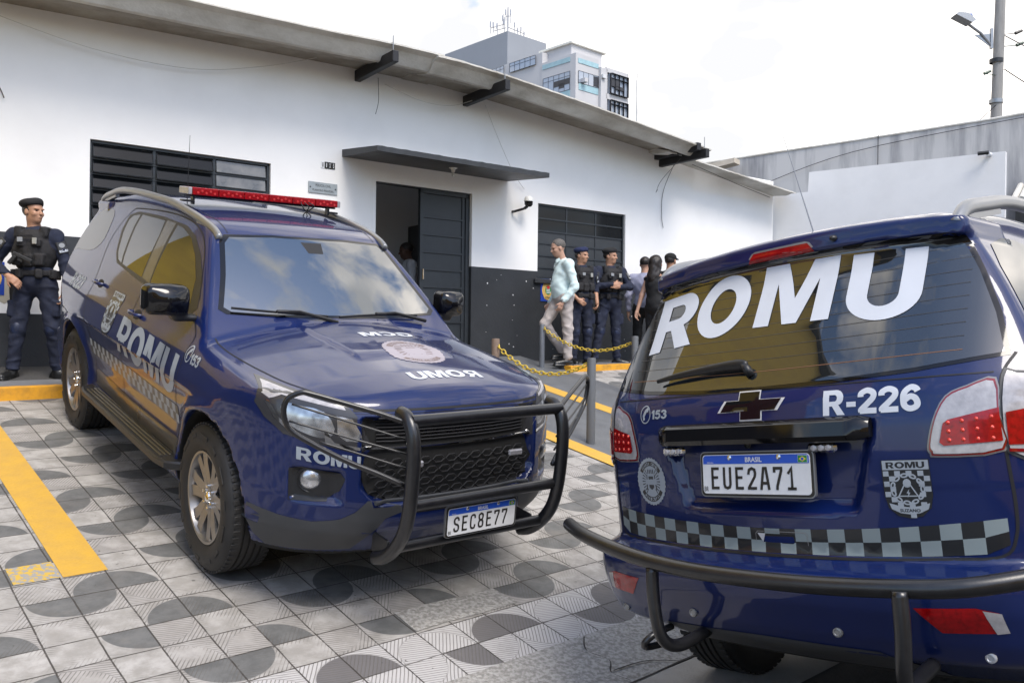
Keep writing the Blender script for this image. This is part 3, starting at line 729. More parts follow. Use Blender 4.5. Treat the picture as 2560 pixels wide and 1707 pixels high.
# window 1: awning panes
ABS={}
def setp2(o,p):
    o.parent=p;o.matrix_parent_inverse=Matrix.Translation(ABS.get(p.name,p.location)).inverted();return o
def subroot(name,loc,par):
    r=bpy.data.objects.new(name,None);COL.objects.link(r);r.location=Vector(loc)-ABS.get(par.name,par.location);r.parent=par;ABS[r.name]=Vector(loc);return r
def window_root(name,loc): return subroot(name,loc,ST)
w1=window_root('window',wp(1.6,1.5))
def build_window(root,a,b,c,d,cols,rows,opn,solid_rows,dustset=()):
    mb=MB()
    for s in cols[1:-1]: wbox(mb,s-.014,s+.014,c,d,-.095,-.05)
    for s0,s1,z0,z1 in((a,a+.025,c,d),(b-.03,b,c,d),(a,b,d-.028,d),(a,b,c,c+.028)): wbox(mb,s0,s1,z0,z1,-.10,-.04)
    for z in rows[1:-1]: wbox(mb,a+.02,b-.02,z-.011,z+.011,-.085,-.042)
    for k in range(len(cols)-1):
        for q in range(len(rows)-1):
            t=opn(k,q);z0,z1=rows[q]+.012,rows[q+1]-.012;s0,s1=cols[k]+.022,cols[k+1]-.022
            if t>.01:
                for s in(s0,s1): mb.tube([wp(s,z1,-.055),wp(s,z0,-.055+t)],.0055,5)
                mb.tube([wp(s0,z0,-.055+t),wp(s1,z0,-.055+t)],.007,5)
    setp2(mb.build('window_frame',M['steel'],None),root)
    for k in range(len(cols)-1):
        for q in range(len(rows)-1):
            t=opn(k,q);z0,z1=rows[q]+.012,rows[q+1]-.012;s0,s1=cols[k]+.016,cols[k+1]-.016
            P=[wp(s0,z0,-.06+t),wp(s1,z0,-.06+t),wp(s1,z1,-.061),wp(s0,z1,-.061)];P2=[p+np.array([WN[0],WN[1],0])*.004 for p in P]
            g=MB().add(P+P2,[(0,3,2,1),(4,5,6,7),(0,1,5,4),(1,2,6,5),(2,3,7,6),(3,0,4,7)])
            mm=M['panel_grey'] if q in solid_rows else (M['dust'] if (k,q) in dustset else M['pane'])
            setp2(g.build('pane',mm,None),root)
build_window(w1,.626,2.585,.90,2.078,[.64,1.283,1.935,2.565],np.linspace(.92,2.05,8),lambda k,q:.02 if (k==2 and q>=5) else .055,(),((2,6),(2,5)))
w2=window_root('window',wp(7.5,1.4))
build_window(w2,6.63,8.40,.925,2.036,[6.645,7.22,7.81,8.38],[.945,1.10,1.28,1.46,1.64,1.825,2.015],lambda k,q:0.0,(0,1,2,3))
mb=MB();wbox(mb,6.56,8.47,.86,.925,-.1,.05,bev=.006);setp2(mb.build('window_sill',M['dado'],None),w2)
# door
dr=window_root('door',wp(5.0,.9))
mb=MB()
for a0,a1,z0,z1 in((4.67,4.72,-.35,2.03),(5.40,5.45,-.35,2.03),(4.67,5.45,1.98,2.03),(4.67,5.45,-.35,-.25)): wbox(mb,a0,a1,z0,z1,-.11,-.05)
wbox(mb,4.72,5.40,-.26,1.985,-.10,-.085)
for z in np.arange(.02,1.9,.235): wbox(mb,4.72,5.40,z-.012,z+.012,-.088,-.066)
wbox(mb,5.35,5.40,-.25,1.98,-.088,-.07)
setp2(mb.build('door_leaf',M['steel'],None),dr)
mb=MB();wbox(mb,3.98,5.466,2.03,2.0415,-.125,-.03);wbox(mb,5.452,5.466,-.35,2.03,-.125,-.06);setp2(mb.build('door_frame',M['steel'],None),dr)
mb=MB();mb.tube([wp(4.70,.82,-.05),wp(4.70,.82,-.01),wp(4.70,.95,-.01),wp(4.70,.95,-.05)],.009,6);setp2(mb.build('handle',M['chr'],None),dr)
# canopy slab
mb=MB();cs=[3.50,6.07];N_=40;rng=random.Random(8)
V=[];
for a in range(N_+1):
    s=cs[0]+(cs[1]-cs[0])*a/N_
    w=rng.uniform(-.0025,.0025)
    V+=[wp(s,2.285,.0),wp(s,2.20+w*.4,.95),wp(s,2.262+w,.952+w),wp(s,2.375,.0)]
F=[(a*4+b,(a+1)*4+b,(a+1)*4+(b+1)%4,a*4+(b+1)%4) for a in range(N_) for b in range(4)]+[(0,1,2,3),tuple(N_*4+b for b in range(4))[::-1]]
mb.add(V,F);cn=WB(mb,'canopy',M['dado']);fixn(cn)
# ceiling lamp under the canopy
lp=window_root('canopy_lamp',wp(4.83,2.2,.5))
setp2(MB().lathe([(0,.02),(.055,.02),(.055,.0),(.03,-.012),(.022,-.05),(.0,-.052)],wp(4.83,2.235,.5),20).build('lamp_base',mat('white_ceramic',(.62,.6,.55),.4),None,ang=40),lp)
setp2(MB().lathe([(0,-.045),(.015,-.05),(.018,-.075),(.016,-.10),(0,-.115)],wp(4.83,2.235,.5),12).build('bulb',mat('spiral_bulb_glass',(.5,.5,.48),.2),None,smooth=True),lp)
# eave
def eave(name,s0,s1,zw,zl,offL,prof,n=60,par=ST,m='old',jit=.003,seed=1):
    rng=random.Random(seed);V=[]
    for a in range(n+1):
        s=s0+(s1-s0)*a/n;j=rng.uniform(-jit,jit)
        for (o,w,b) in prof: V.append(wp(s,zw(s)+(zl(s)-zw(s))*w+b+(j if w>=1 else 0),o*offL))
    k=len(prof);F=[(a*k+b,(a+1)*k+b,(a+1)*k+b+1,a*k+b+1) for a in range(n) for b in range(k-1)]+[tuple(range(k)),tuple(n*k+b for b in range(k))[::-1]]
    fm=([PRFM[b] if len(prof)==12 else 0 for a in range(n) for b in range(k-1)]+[0,0])
    o=fixn(mesh_obj(name,V,F,[M[m],M['olddark']],None,True,fm=fm,ang=28));return setpar(o,par)
ZL=tab([(-9,3.36),(1.4,3.447),(3.03,3.48),(3.7,3.511),(4.6,3.512),(5.4,3.465),(6.7,3.352),(9.44,3.06)],.12)
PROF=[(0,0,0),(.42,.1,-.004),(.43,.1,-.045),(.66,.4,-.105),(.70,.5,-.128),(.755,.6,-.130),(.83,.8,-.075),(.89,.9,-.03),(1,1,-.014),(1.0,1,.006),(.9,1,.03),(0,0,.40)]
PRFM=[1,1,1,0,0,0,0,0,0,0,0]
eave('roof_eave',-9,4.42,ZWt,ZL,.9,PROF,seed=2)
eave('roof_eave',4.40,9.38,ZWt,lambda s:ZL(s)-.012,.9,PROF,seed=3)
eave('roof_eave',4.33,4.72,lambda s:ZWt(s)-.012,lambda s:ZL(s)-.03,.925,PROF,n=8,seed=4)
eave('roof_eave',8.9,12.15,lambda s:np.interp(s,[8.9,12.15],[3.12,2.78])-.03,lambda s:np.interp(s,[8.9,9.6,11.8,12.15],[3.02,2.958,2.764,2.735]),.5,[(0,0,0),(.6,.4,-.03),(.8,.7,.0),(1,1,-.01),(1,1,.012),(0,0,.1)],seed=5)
# black eave beams
for k,(s_,z_,dbl) in enumerate(((3.70,3.365,0),(5.33,3.335,0),(9.18,3.0,1))):
    b_=MB();tilt=.0
    wbox(b_,s_-.04,s_+.04,z_-.105,z_+.03,-.02,1.0,bev=.006)
    if dbl: wbox(b_,s_-.15,s_-.06,z_-.0,z_+.12,-.02,.92,bev=.006)
    WB(b_,'eave_beam',mat('black_chipped_timber',(.010,.010,.012),.55,col2=(.12,.12,.12),vscale=16,thr=(.70,.78)))
    rd=MB();rd.tube([wp(s_,z_+.05,.93),wp(s_,z_+.22,.93)],.006,6);WB(rd,'tie_rod',M['sil'])
# number and plaque, lamp, camera, signs
NUMM=mat('enamel_number_white',(.75,.75,.75),.4)
hn=empty('house_number',wp(3.29,2.15,.01));tag(hn,'small enamel house number tiles reading 1825 on the white wall','house number')
for q,ch in enumerate('1825'):
    sx=3.222+q*.047;dk=MB();wbox(dk,sx-.002,sx+.042,2.108,2.19,.002,.009,bev=.002)
    setpar(dk.build('number_tile',[mat('black_enamel',(.02,.02,.02),.4)] if q else [NUMM],None),hn)
    V,F=flatwords(ch,wp(sx+.02,2.149,.0115),(WD[0],WD[1],0),(0,0,1),.012,.055,.03);setpar(mesh_obj('digit',V,F,NUMM if q else M['ink'],None,False),hn)
pq=empty('wall_plaque',wp(3.245,1.86,.01));tag(pq,'grey metal plaque reading POLICIA CIVIL PLANTAO POLICIAL beside the canopy','plaque')
b_=MB();wbox(b_,3.055,3.437,1.79,1.927,.004,.014,bev=.002);setpar(b_.build('plate',mat('dull_aluminium',(.33,.36,.37),.45,.3,var=.15,vscale=9),None),pq)
for t_,zc,ww in(('POLICIA CIVIL',1.887,.20),('PLANTÃO POLICIAL',1.831,.28)):
    V,F=flatwords(t_,wp(3.248,zc,.0165),(WD[0],WD[1],0),(0,0,1),ww,.03,.0);setpar(mesh_obj('lettering',V,F,M['ink'],None,False),pq)
for s_ in(3.08,3.412): setpar(MB().lathe([(0,.004),(.009,.003),(.011,0)],(0,0,0),10,axis='y',R=WRM).build('screw',M['dgp'],None),pq).location=Vector(wp(s_,1.859,.0145))-Vector((0,0,0))
sc_=empty('security_camera',wp(6.30,1.93,.1));tag(sc_,'white and black dome security camera on the wall right of the canopy','camera')
b_=MB();b_.tube([wp(6.16,1.86,.0),wp(6.16,1.86,.05),wp(6.26,1.90,.16)],.018,8);setpar(b_.build('bracket',M['blk'],None,ang=40),sc_)
cpt=wp(6.30,2.0,.2)
setpar(MB().lathe([(0,.075),(.04,.07),(.062,.045),(.066,.0),(.0,.0)],cpt,20).build('housing',mat('white_camera_shell',(.7,.7,.68),.35),None,ang=40),sc_)
setpar(MB().lathe([(0,.0),(.062,-.001),(.058,-.05),(.035,-.075),(0,-.08)],cpt,20).build('dome',M['gls'],None,ang=40),sc_)
b_=MB().tube([wp(6.26,1.90,.16),wp(6.285,1.93,.19)],.022,8);setpar(b_.build('neck',M['blk'],None,ang=40),sc_)
def badge_sign(s0,z0,lab,w=.27,h=.33,full=True):
    r=empty('wall_sign',wp(s0+w/2,z0+h/2,.01));tag(r,lab,'sign','blue signs with gold police badges')
    b_=MB();wbox(b_,s0,s0+w,z0,z0+h,.003,.010);setpar(b_.build('board',mat('sign_blue',(.012,.05,.33),.45),None),r)
    cx_,cz_=s0+w/2,z0+h/2;pts=[]
    for t in np.arange(0,2*np.pi,.12):
        rr=1-.05*abs(math.sin(3*t));pts.append((cx_+w*.42*math.cos(t)*rr,cz_+h*.46*math.sin(t)*rr))
    setpar(MB().prism(pts,.0115,.0145,wframe()).build('badge',mat('gold_print',(.62,.40,.12),.5,var=.2,vscale=60),None),r)
    setpar(MB().prism([(cx_+w*.2*math.cos(t),cz_+h*.2*math.sin(t)) for t in np.arange(0,6.28,.3)],.016,.017,wframe()).build('crest_ring',M['grn'],None),r)
    b_=MB()
    for q in range(4): b_.prism([(cx_-w*.13,cz_-h*.14+q*h*.07),(cx_+w*.13,cz_-h*.14+q*h*.07),(cx_+w*.13,cz_-h*.105+q*h*.07),(cx_-w*.13,cz_-h*.105+q*h*.07)],.018,.019,wframe())
    setpar(b_.build('crest_stripes',M['wht'],None),r)
    setpar(MB().prism([(cx_-w*.1,cz_+h*.06),(cx_+w*.1,cz_+h*.06),(cx_+w*.1,cz_+h*.17),(cx_,cz_+h*.2),(cx_-w*.1,cz_+h*.17)],.018,.0195,wframe()).build('crest_red',mat('crest_red',(.55,.03,.03),.5),None),r)
    for t_,zc in(('POLICIA',cz_+h*.33),('CIVIL',cz_-h*.34)):
        V,F=flatwords(t_,wp(cx_,zc,.0165),(WD[0],WD[1],0),(0,0,1),w*.42,h*.085,.03);setpar(mesh_obj('lettering',V,F,M['ink'],None,False),r)
badge_sign(6.69,.60,'blue sign with gold badge beside the man in the mint shirt')
badge_sign(-.41,.40,'blue sign with gold police badge behind the guard by the frame edge')

# ---------- walls, pole and tower beyond ----------
C0=np.array([4.84,15.92]);SD=np.array([.803,-.596]);SN=np.array([-.596,-.803])   # side wall line; SN faces the camera
def sp_(s,z,off=0): p=C0+SD*s+SN*off;return np.array([p[0],p[1],z])
SRM=np.array([[SD[0],SN[0],0],[SD[1],SN[1],0],[0,0,1]])
def sbox(mb,s0,s1,z0,z1,o0,o1,m=0,bev=0): return mb.box(sp_((s0+s1)/2,(z0+z1)/2,(o0+o1)/2),(s1-s0,o1-o0,z1-z0),SRM,m,bev)
def topo(mb,name,mats,loc,label,cat,**k):
    o=mb.build(name,mats,None,**k);c=Vector(loc)
    for v in o.data.vertices: v.co-=c
    o.location=c;return tag(o,label,cat)
M['side']=mat('white_wall_cool',(.74,.735,.73),.85,col2=(.66,.655,.65),vscale=1.4,vdet=9,thr=(.42,.8),bump=.12,bscale=14)
b=MB();P=[(-.02,-.9),(3.735,-.9),(3.735,3.13),(.63,3.13),(.61,2.775),(-.02,2.775)];b.prism(P,-.15,0,(sp_(0,0),(SD[0],SD[1],0),(0,0,1),(SN[0],SN[1],0)))
fixn(topo(b,'white_wall',M['side'],sp_(1.8,-.5),'smooth white boundary wall with stepped top right of the station','wall'))
STW=mat('stained_grey_plaster',(.50,.49,.48),.9,col2=(.22,.22,.23),vscale=1.5,vdet=10,thr=(.46,.72),streak=(2.2,2.2,.28),bump=.2,bscale=20)
b=MB();n=40;P=[(-3.4,3.80)]
rng=random.Random(9)
for k in range(n+1):
    s=-3.4+14*k/n;P.append((s,np.interp(s,[-3.4,-1.72,.82,3.33,3.83,10.6],[3.80,3.86,3.93,4.01,4.04,4.2])+rng.uniform(-.006,.006)))
P=[(10.6,-.9),(-3.4,-.9)][::1]+P
b.prism(P,-1.75,-1.5,(sp_(0,0),(SD[0],SD[1],0),(0,0,1),(SN[0],SN[1],0)))
gw=fixn(topo(b,'grey_wall',STW,sp_(1,-.5,-1.6),'tall grey rain stained plaster wall behind the white boundary wall','wall'))
b=MB();b.tube([sp_(s,np.interp(s,[-3.4,-1.72,.82,3.33,3.83,10.6],[3.80,3.86,3.93,4.01,4.04,4.2])+.012,-1.5) for s in np.linspace(-3.4,10.6,60)],.022,6);setw=b.build('wall_capping',M['old'],None);setw.parent=gw;setw.matrix_parent_inverse=Matrix.Translation(gw.location).inverted()
b=MB()
for s in(1.45,): b.tube([sp_(s,4.0,-1.47),sp_(s,3.4,-1.47)],.008,5)
b2=b.build('conduit',M['blk'],None);b2.parent=gw;b2.matrix_parent_inverse=gw.matrix_parent_inverse.copy() if False else Matrix.Translation(gw.location).inverted()
# small tiled shed to the right of the white wall
b=MB();
for k in range(14):
    x=3.8+k*.11;b.tube([sp_(x,2.42,-.5),sp_(x,2.80,-1.45)],.05,8)
fixn(topo(b,'tiled_roof',M['old'],sp_(4.5,2.4,-1),'old grey corrugated roof edge beyond the end of the white wall','roof'))
b=MB();sbox(b,3.8,5.4,-.9,2.40,-.9,-.75);topo(b,'shed_wall',mat('dark_stained_wall',(.09,.085,.08),.9,var=.4,vscale=3),sp_(4.5,-.5,-.8),'dark stained shed wall under the old corrugated roof','wall')
# neighbour roof just above the eave's right end
b=MB();b.prism([(-3.2,3.55),(-1.22,3.80),(-1.22,3.70),(-3.2,3.42)],-1.35,-1.05,(sp_(0,0),(SD[0],SD[1],0),(0,0,1),(SN[0],SN[1],0)));fixn(topo(b,'neighbour_roof',mat('sandy_roof',(.5,.44,.36),.9,var=.1),sp_(-2,3.5,-1.2),'sand coloured roof slope peeping above the station eave end','roof'))
# bullet camera on the white wall
cm=empty('security_camera',sp_(3.46,3.12,.1));tag(cm,'white bullet camera on the right end of the white wall','camera')
b=MB().tube([sp_(3.52,3.10,.0),sp_(3.50,3.10,.10)],.035,10);o=b.build('housing',mat('white_shell',(.7,.7,.7),.4),None,ang=40);setpar(o,cm)
b=MB().tube([sp_(3.51,3.12,.10),sp_(3.36,3.11,.14)],.032,12);o=b.build('camera_body',M['blk'],None,ang=40);setpar(o,cm)
# utility pole
up=empty('utility_pole',(10.05,18,-.5));tag(up,'round grey concrete utility pole behind the white wall','pole')
POLE=mat('weathered_concrete_pole',(.20,.19,.18),.85,col2=(.33,.32,.30),vscale=3,streak=(3,3,.4),vdet=8,thr=(.3,.7))
def setu(o,p): return setpar(o,p)
setu(MB().tube([(10.02,18,-1),(10.08,18,4),(10.20,18,9)],[.125,.115,.09],16).build('pole',POLE,None,ang=40),up)
for z in(5.15,6.0): setu(MB().lathe([(.12,-.04),(.135,-.04),(.135,.04),(.12,.04)],(10.09,18,z),16).build('strap',M['sil'] if z<6 else M['blk'],None,ang=40),up)
b=MB();b.box((9.95,17.95,6.45),(.05,.06,.42));b.prism([(9.93,6.55),(9.60,6.52),(9.93,6.28)],-.01,.01,((0,17.95,0),(1,0,0),(0,0,1),(0,1,0)));setu(b.build('arm_bracket',M['sil'],None),up)
sl_=empty('street_lamp',(9.3,17.9,6.85));tag(sl_,'flat grey led street lamp on the arm of the utility pole','street lamp')
setu(MB().tube([(9.95,17.95,6.30),(9.72,17.93,6.55),(9.45,17.9,6.72)],.028,8).build('arm',M['sil'],None,ang=40),sl_)
b=MB();b.prism([(9.12,6.89),(9.46,6.72),(9.54,6.78),(9.38,6.92),(9.18,6.94)],-.13,.13,((0,17.9,0),(1,0,0),(0,0,1),(0,1,0)));setu(b.build('lamp_head',mat('lamp_casting',(.35,.36,.37),.5,.3),None),sl_)
setu(MB().lathe([(0,0),(.045,0),(.045,.05),(.03,.085),(0,.09)],(9.48,17.9,6.86),12).build('photocell',mat('blue_photocell',(.03,.09,.35),.4),None,ang=40),sl_)
for k,(x,z) in enumerate(((10.42,6.55),(10.45,6.30),(9.78,5.70))):
    it=MB().tube([(x,17.9,z),(x+.14,17.9,z+.06)],[.035,.028],8);it.tube([(10.1,17.95,z-.02),(x,17.9,z)],.008,5);setu(it.build('insulator',mat('green_insulator',(.02,.06,.04),.4) if k else M['blk'],None),up)
def cable(pts,r,label,m='gap',n=10,sag=0):
    P=np.array(pts,float)
    if sag:
        t=np.linspace(0,1,24);P=P[0]*(1-t)[:,None]+P[-1]*t[:,None];P[:,2]-=sag*4*t*(1-t)
    else: P=smoothpath(P,6)
    return topo(MB().tube(P,r,5),'cable',M[m],P[0],label,'cable')
cable([(10.2,17.9,6.5),(14.5,16,3.6)],.010,'thin black cable slanting right from the upper pole',sag=.15)
cable([(10.2,17.9,5.8),(12.9,17,3.9)],.012,'black cable slanting right from mid pole',sag=.12)
cable([(10.15,17.9,5.15),(8.9,18,4.15),(7.0,17.6,3.95)],.007,'thin cable dropping left from the pole onto the grey wall')
cable([(10.16,17.8,3.6),(10.25,17.8,4.5),(10.5,17.8,4.6),(10.6,17.8,4.15),(10.8,17.8,4.5),(11.2,17.8,5.1),(11.5,17.8,4.4)],.016,'black looped cable hanging at the foot of the pole')
cable([(10.5,17.9,8.9),(10.75,17.9,8.95),(10.9,17.9,8.7),(10.88,17.9,8.4)],.03,'curved grey conduit hook at the top of the pole','sil') if False else None
cable([sp_(-1.0,3.2,-1.45),sp_(1.0,3.72,-1.45),sp_(4.2,4.0,-1.45)],.006,'thin wire running diagonally across the stained grey wall')
cable([(2.9,13.4,1.45),(2.6,13.2,4.0),(2.35,13.0,5.5)],.004,'thin pale guy wire rising above the right hand SUV','sil') if False else None
# distant tower
K=1.9;C1=np.array([-.57,60.])*K;C2=np.array([3.52,50.])*K;AL=np.array([-.684,.729]);AR=np.array([.753,.658])
TW=mat('tower_pale_render',(.50,.49,.49),.85,var=.05,vscale=.3);TG=mat('tower_grey_render',(.27,.285,.31),.85,var=.04,vscale=.3);TT=mat('tower_aqua_tile',(.30,.46,.50),.5,var=.12,vscale=2)
TGl=mat('tower_glass',(.30,.34,.40),.08,coat=1,ior=1.8);TD=mat('tower_dark_frame',(.03,.03,.035),.5)
tw=empty('tower_block',(C2[0],C2[1],-.5));tag(tw,'tall pale office tower with aqua bands and antennas far behind the roof','building')
TRM=np.array([[AL[0],AR[0],0],[AL[1],AR[1],0],[0,0,1]])
def tb(mb,C,a0,a1,b0,b1,z0,z1,bev=0):
    p=C+AL*(a0+a1)/2*K+AR*(b0+b1)/2*K;return mb.box((p[0],p[1],(z0+z1)/2*K),((a1-a0)*K,(b1-b0)*K,(z1-z0)*K),TRM,0,bev)
def T_(mb,n,m): return setpar(mb.build(n,m,None),tw)
b=MB();tb(b,C1,0,7,0,3.72,-.2,21.69);T_(b,'upper_block',TG)
b=MB();tb(b,C2,0,2.83,0,1.93,-.2,16.87);tb(b,C2,2.83,9,-.0,3,-.2,17.57) if False else tb(b,C2,2.832,9,.06,3,-.2,17.57);tb(b,C2,.02,5,1.93,4.39,-.2,16.2);T_(b,'main_block',TW)
b=MB();tb(b,C2,-.20,1,1.93,2.49,-.2,16.40);tb(b,C2,-.2,1,4.28,4.41,-.2,16.5);tb(b,C2,-.2,1,2.4,4.35,16.22,16.5);tb(b,C2,-.2,1,2.4,4.35,14.62,14.94);T_(b,'bay',TW)
b=MB();tb(b,C2,.0,2.9,-.0,.0,0,0) if False else None
tb(b,C2,.9,3.4,.55,3.2,16.87,17.74);T_(b,'penthouse',TW)
b=MB();tb(b,C2,.75,3.5,.40,3.5,17.74,17.86);T_(b,'penthouse_roof',mat('cream_roof_edge',(.72,.70,.62),.6))
def twin(C,face,u0,u1,z0,z1,nv,nh=(),opened=(),off=.03):
    """window on face 'L' (along a) or 'R' (along b)"""
    g=MB();f=MB()
    def bx(mb,p,q,r,s,o0,o1):
        if face=='L': tb(mb,C,p,q,-o1,-o0,r,s)
        else: tb(mb,C,-o1,-o0,p,q,r,s)
    bx(g,u0,u1,z0,z1,off*.2,off);w=setpar(g.build('window',TGl,None),tw)
    t=.010
    for k in range(nv+1):
        x=u0+(u1-u0)*k/nv;bx(f,x-t/2*(2 if k in(0,nv) else 1),x+t/2*(2 if k in(0,nv) else 1),z0,z1,off,off*1.6)
    for z in(z0,z1)+tuple(nh): bx(f,u0,u1,z-t/2,z+t/2,off,off*1.65)
    for (k0,k1,za,zb) in opened: bx(f,u0+(u1-u0)*k0/nv,u0+(u1-u0)*k1/nv,za,zb,off,off*1.4)
    fo=f.build('window_frame',TD,None);fo.parent=w;fo.matrix_parent_inverse=w.matrix_parent_inverse.copy()
    fo.matrix_parent_inverse=Matrix.Translation(tw.location).inverted()@Matrix.Identity(4) if False else Matrix.Identity(4)
    return w
twin(C2,'L',3.32,5.64,16.92,17.5,5,(17.3,));twin(C2,'L',6.18,7.6,16.95,17.5,4,(17.3,));twin(C2,'L',.43,2.64,14.80,15.88,5,(15.62,),((0,3,15.15,15.5),(1,2,15.0,15.3)));twin(C2,'L',1.24,2.7,16.92,17.42,4,(),(),-.5) if False else None
twin(C2,'R',.2,1.9,15.16,15.86,4,(),((3,4,15.2,15.8),));twin(C2,'R',2.68,4.24,14.98,16.19,4,(15.9,),((0,2,15.42,15.9),(1,3,15.3,15.5)),.23);twin(C2,'R',2.68,4.24,13.5,14.59,4,(14.35,),(),.23)
b=MB();tb(b,C2,.44,2.72,-.03,-.005,16.44,16.72);T_(b,'aqua_band',TT);b=MB();tb(b,C2,.43,2.64,-.03,-.005,14.4,14.78);T_(b,'aqua_band',TT)
b=MB();tb(b,C2,-.03,-.005,.18,1.9,16.32,16.6);T_(b,'aqua_band',TT);b=MB();tb(b,C2,-.03,-.005,.25,1.9,14.76,15.14);T_(b,'aqua_band',TT)
for (bb_,zz_) in((1.95,15.75),(.4,15.2)): b=MB();tb(b,C2,-.35,-.22 if bb_>1 else -.05,bb_,bb_+.28,zz_,zz_+.22);T_(b,'air_conditioner',mat('ac_white',(.6,.6,.6),.6) if bb_>1 else TW)
an=empty('antenna_mast',(C1[0],C1[1],21.7*K));tag(an,'cluster of thin telecom antennas on top of the tower roof','antenna')
b=MB();rr=random.Random(7)
def ap(a,c,z): p=C1+AL*a*K+AR*c*K;return (p[0],p[1],z*K)
b.tube([ap(.1,.1,21.6),ap(.1,.1,23.4)],.09,6)
for a,z0,z1 in((1.9,22.0,22.9),(1.6,22.0,22.7),(1.2,21.7,22.6),(.6,22.0,23.1),(.45,21.7,22.8),(-.2,22.2,23.3),(.3,22.5,23.3)): b.tube([ap(a,.1,z0),ap(a,.1,z1)],.05,5);b.box(ap(a,.05,(z0+z1)/2+.2),(.16,.12,.7))
for a0,a1,z in((.5,1.9,22.3),(.3,1.5,22.0),(-.2,.3,22.7)): b.tube([ap(a0,.1,z),ap(a1,.1,z+.1)],.045,5)
for c,z0,z1 in((.7,21.7,22.5),(1.0,21.7,22.2),(1.3,21.7,22.35),(1.6,21.6,22.1)): b.tube([ap(.1,c,z0),ap(.1,c,z1)],.05,5);b.box(ap(.05,c,z1-.2),(.14,.14,.5))
b.tube([ap(.1,.1,22.0),ap(.1,1.7,21.9)],.05,5)
setpar(b.build('mast_frame',mat('galvanised',(.32,.33,.36),.5,.4),None),an)
topo(MB().tube([(5.7,40,9.5),(5.67,40,12.2),(5.72,40,12.7)],[.03,.02,.012],5),'antenna_rod',M['sil'],(5.7,40,9.5),'thin lone antenna rod rising above the eave right of the tower','antenna')
# ---------- what stands out of frame and shows in the reflections ----------
YEL=mat('yellow_corrugated_sheet',(.62,.42,.035),.5,col2=(.52,.34,.04),vscale=2,streak=(.5,.5,3),bump=.4,bscale=6)
yb=empty('yellow_building',(-6.6,5,-1));tag(yb,'yellow corrugated building side wall with a maroon panel left of the forecourt','building')
b=MB();n=150;A=np.array([-5.75,8.15]);B=np.array([-6.35,.6]);V=[]
for k in range(n+1):
    p=A+(B-A)*k/n
    V+=[(p[0]+.0,p[1],.95+.05*math.sin(k*.9)),(p[0],p[1],9.9)]
b.add(V,[(2*k,2*k+2,2*k+3,2*k+1) for k in range(n)])
o=b.build('cladding',YEL,None,smooth=False);setpar(o,yb)
for yy,zz in((5.6,3.2),(3.6,3.2),(5.6,6.0),(3.6,6.0),(2.0,3.2)):
    setpar(MB().box((-5.98-(5.0-yy)*.08,yy,zz),(.10,1.2,1.1)).build('window',TD,None),yb)
b=MB();b.prism([(-.6,1.0),(1.3,1.0),(.7,8.6),(0,8.6)],0,.05,((-6.15,2.5,0),(-.08,-1,0),(0,0,1),(1,-.08,0)));setpar(fixn(b.build('maroon_panel',mat('maroon_panel',(.16,.012,.015),.5),None)),yb)
b=MB();b.add([(A[0],A[1],-1.7),(B[0],B[1],-1.7),(B[0]-.02,B[1],1.1),(A[0]-.02,A[1],1.1)],[(0,1,2,3)]);setpar(b.build('lower_wall',M['dado'],None),yb)
b=MB();b.box((-6.6,4.3,9.97),(1.5,7.6,.14),bev=.02);setpar(b.build('roof_edge',mat('brown_gutter',(.10,.08,.05),.6),None),yb)
# houses over the road behind the camera
for k,(u,w,hh,cc) in enumerate(((-14,7,4.2,(.55,.50,.42)),(-5,8,5.5,(.60,.38,.10)),(4.5,8,4.0,(.60,.58,.55)),(14,9,5.0,(.38,.40,.42)))):
    c=us(u,15.5);b=MB();RMh=np.array([[E2[0],D2[0],0],[E2[1],D2[1],0],[0,0,1]]);b.box((c[0],c[1],c[2]+hh/2-.2),(w,5,hh+.4),RMh)
    o=topo(b,'house',mat('house_render',cc,.8,var=.08,vscale=1),(c[0],c[1],c[2]),['cream','ochre','white','grey'][k]+' rendered house across the street behind the camera','house')
    f=MB()
    for q in(-.3,.0,.3):
        pp=np.array([c[0],c[1]])+E2*q*w-D2*2.52;f=MB().box((pp[0],pp[1],c[2]+1.7),(1.1,.06,1.3),RMh);w_=f.build('window',TD,None);w_.parent=o;w_.matrix_parent_inverse=Matrix.Translation(o.location).inverted()

# ---------- the two police vehicles ----------
def build_body_mesh():
    h=.0165;lo=np.array([-4.12,-1.02,.2]);hi=np.array([1.1,1.02,1.86])
    g=[np.arange(lo[k],hi[k]+h,h) for k in range(3)]
    F=np.empty((len(g[0]),len(g[1]),len(g[2])),np.float32)
    Y,Z=np.meshgrid(g[1],g[2],indexing='ij')
    for a in range(0,len(g[0]),24):
        xs=g[0][a:a+24];X=np.broadcast_to(xs[:,None,None],(len(xs),)+Y.shape)
        F[a:a+24]=bodyf(X,np.broadcast_to(Y,X.shape),np.broadcast_to(Z,X.shape))
    V,Q=nets(F,lo,h)
    for it in range(5):
        G=grad(bodyf,V);n2=(G**2).sum(1)+1e-9;f=bodyf(*V.T)
        st=-f/n2;st=np.clip(st,-.006,.006);V=V+G*st[:,None]*.8
    G=grad(bodyf,V,2.5e-3);G/=np.linalg.norm(G,axis=1)[:,None]+1e-9
    c=V[Q].mean(1);fm=np.zeros(len(Q),int)
    for xc in WX:
        r=np.hypot(c[:,0]-xc,c[:,2]-WZ);fm[(r<WR+.004)&(np.abs(c[:,1])<.91)&(r>WR-.03)]=1;fm[(r<WR)&(np.abs(c[:,1])<.66)]=1
    fm[c[:,2]<.31]=1
    me=mesh_obj('body',V,Q,[M['paint'],M['well']],None,True,fm=fm,N=G)
    return me
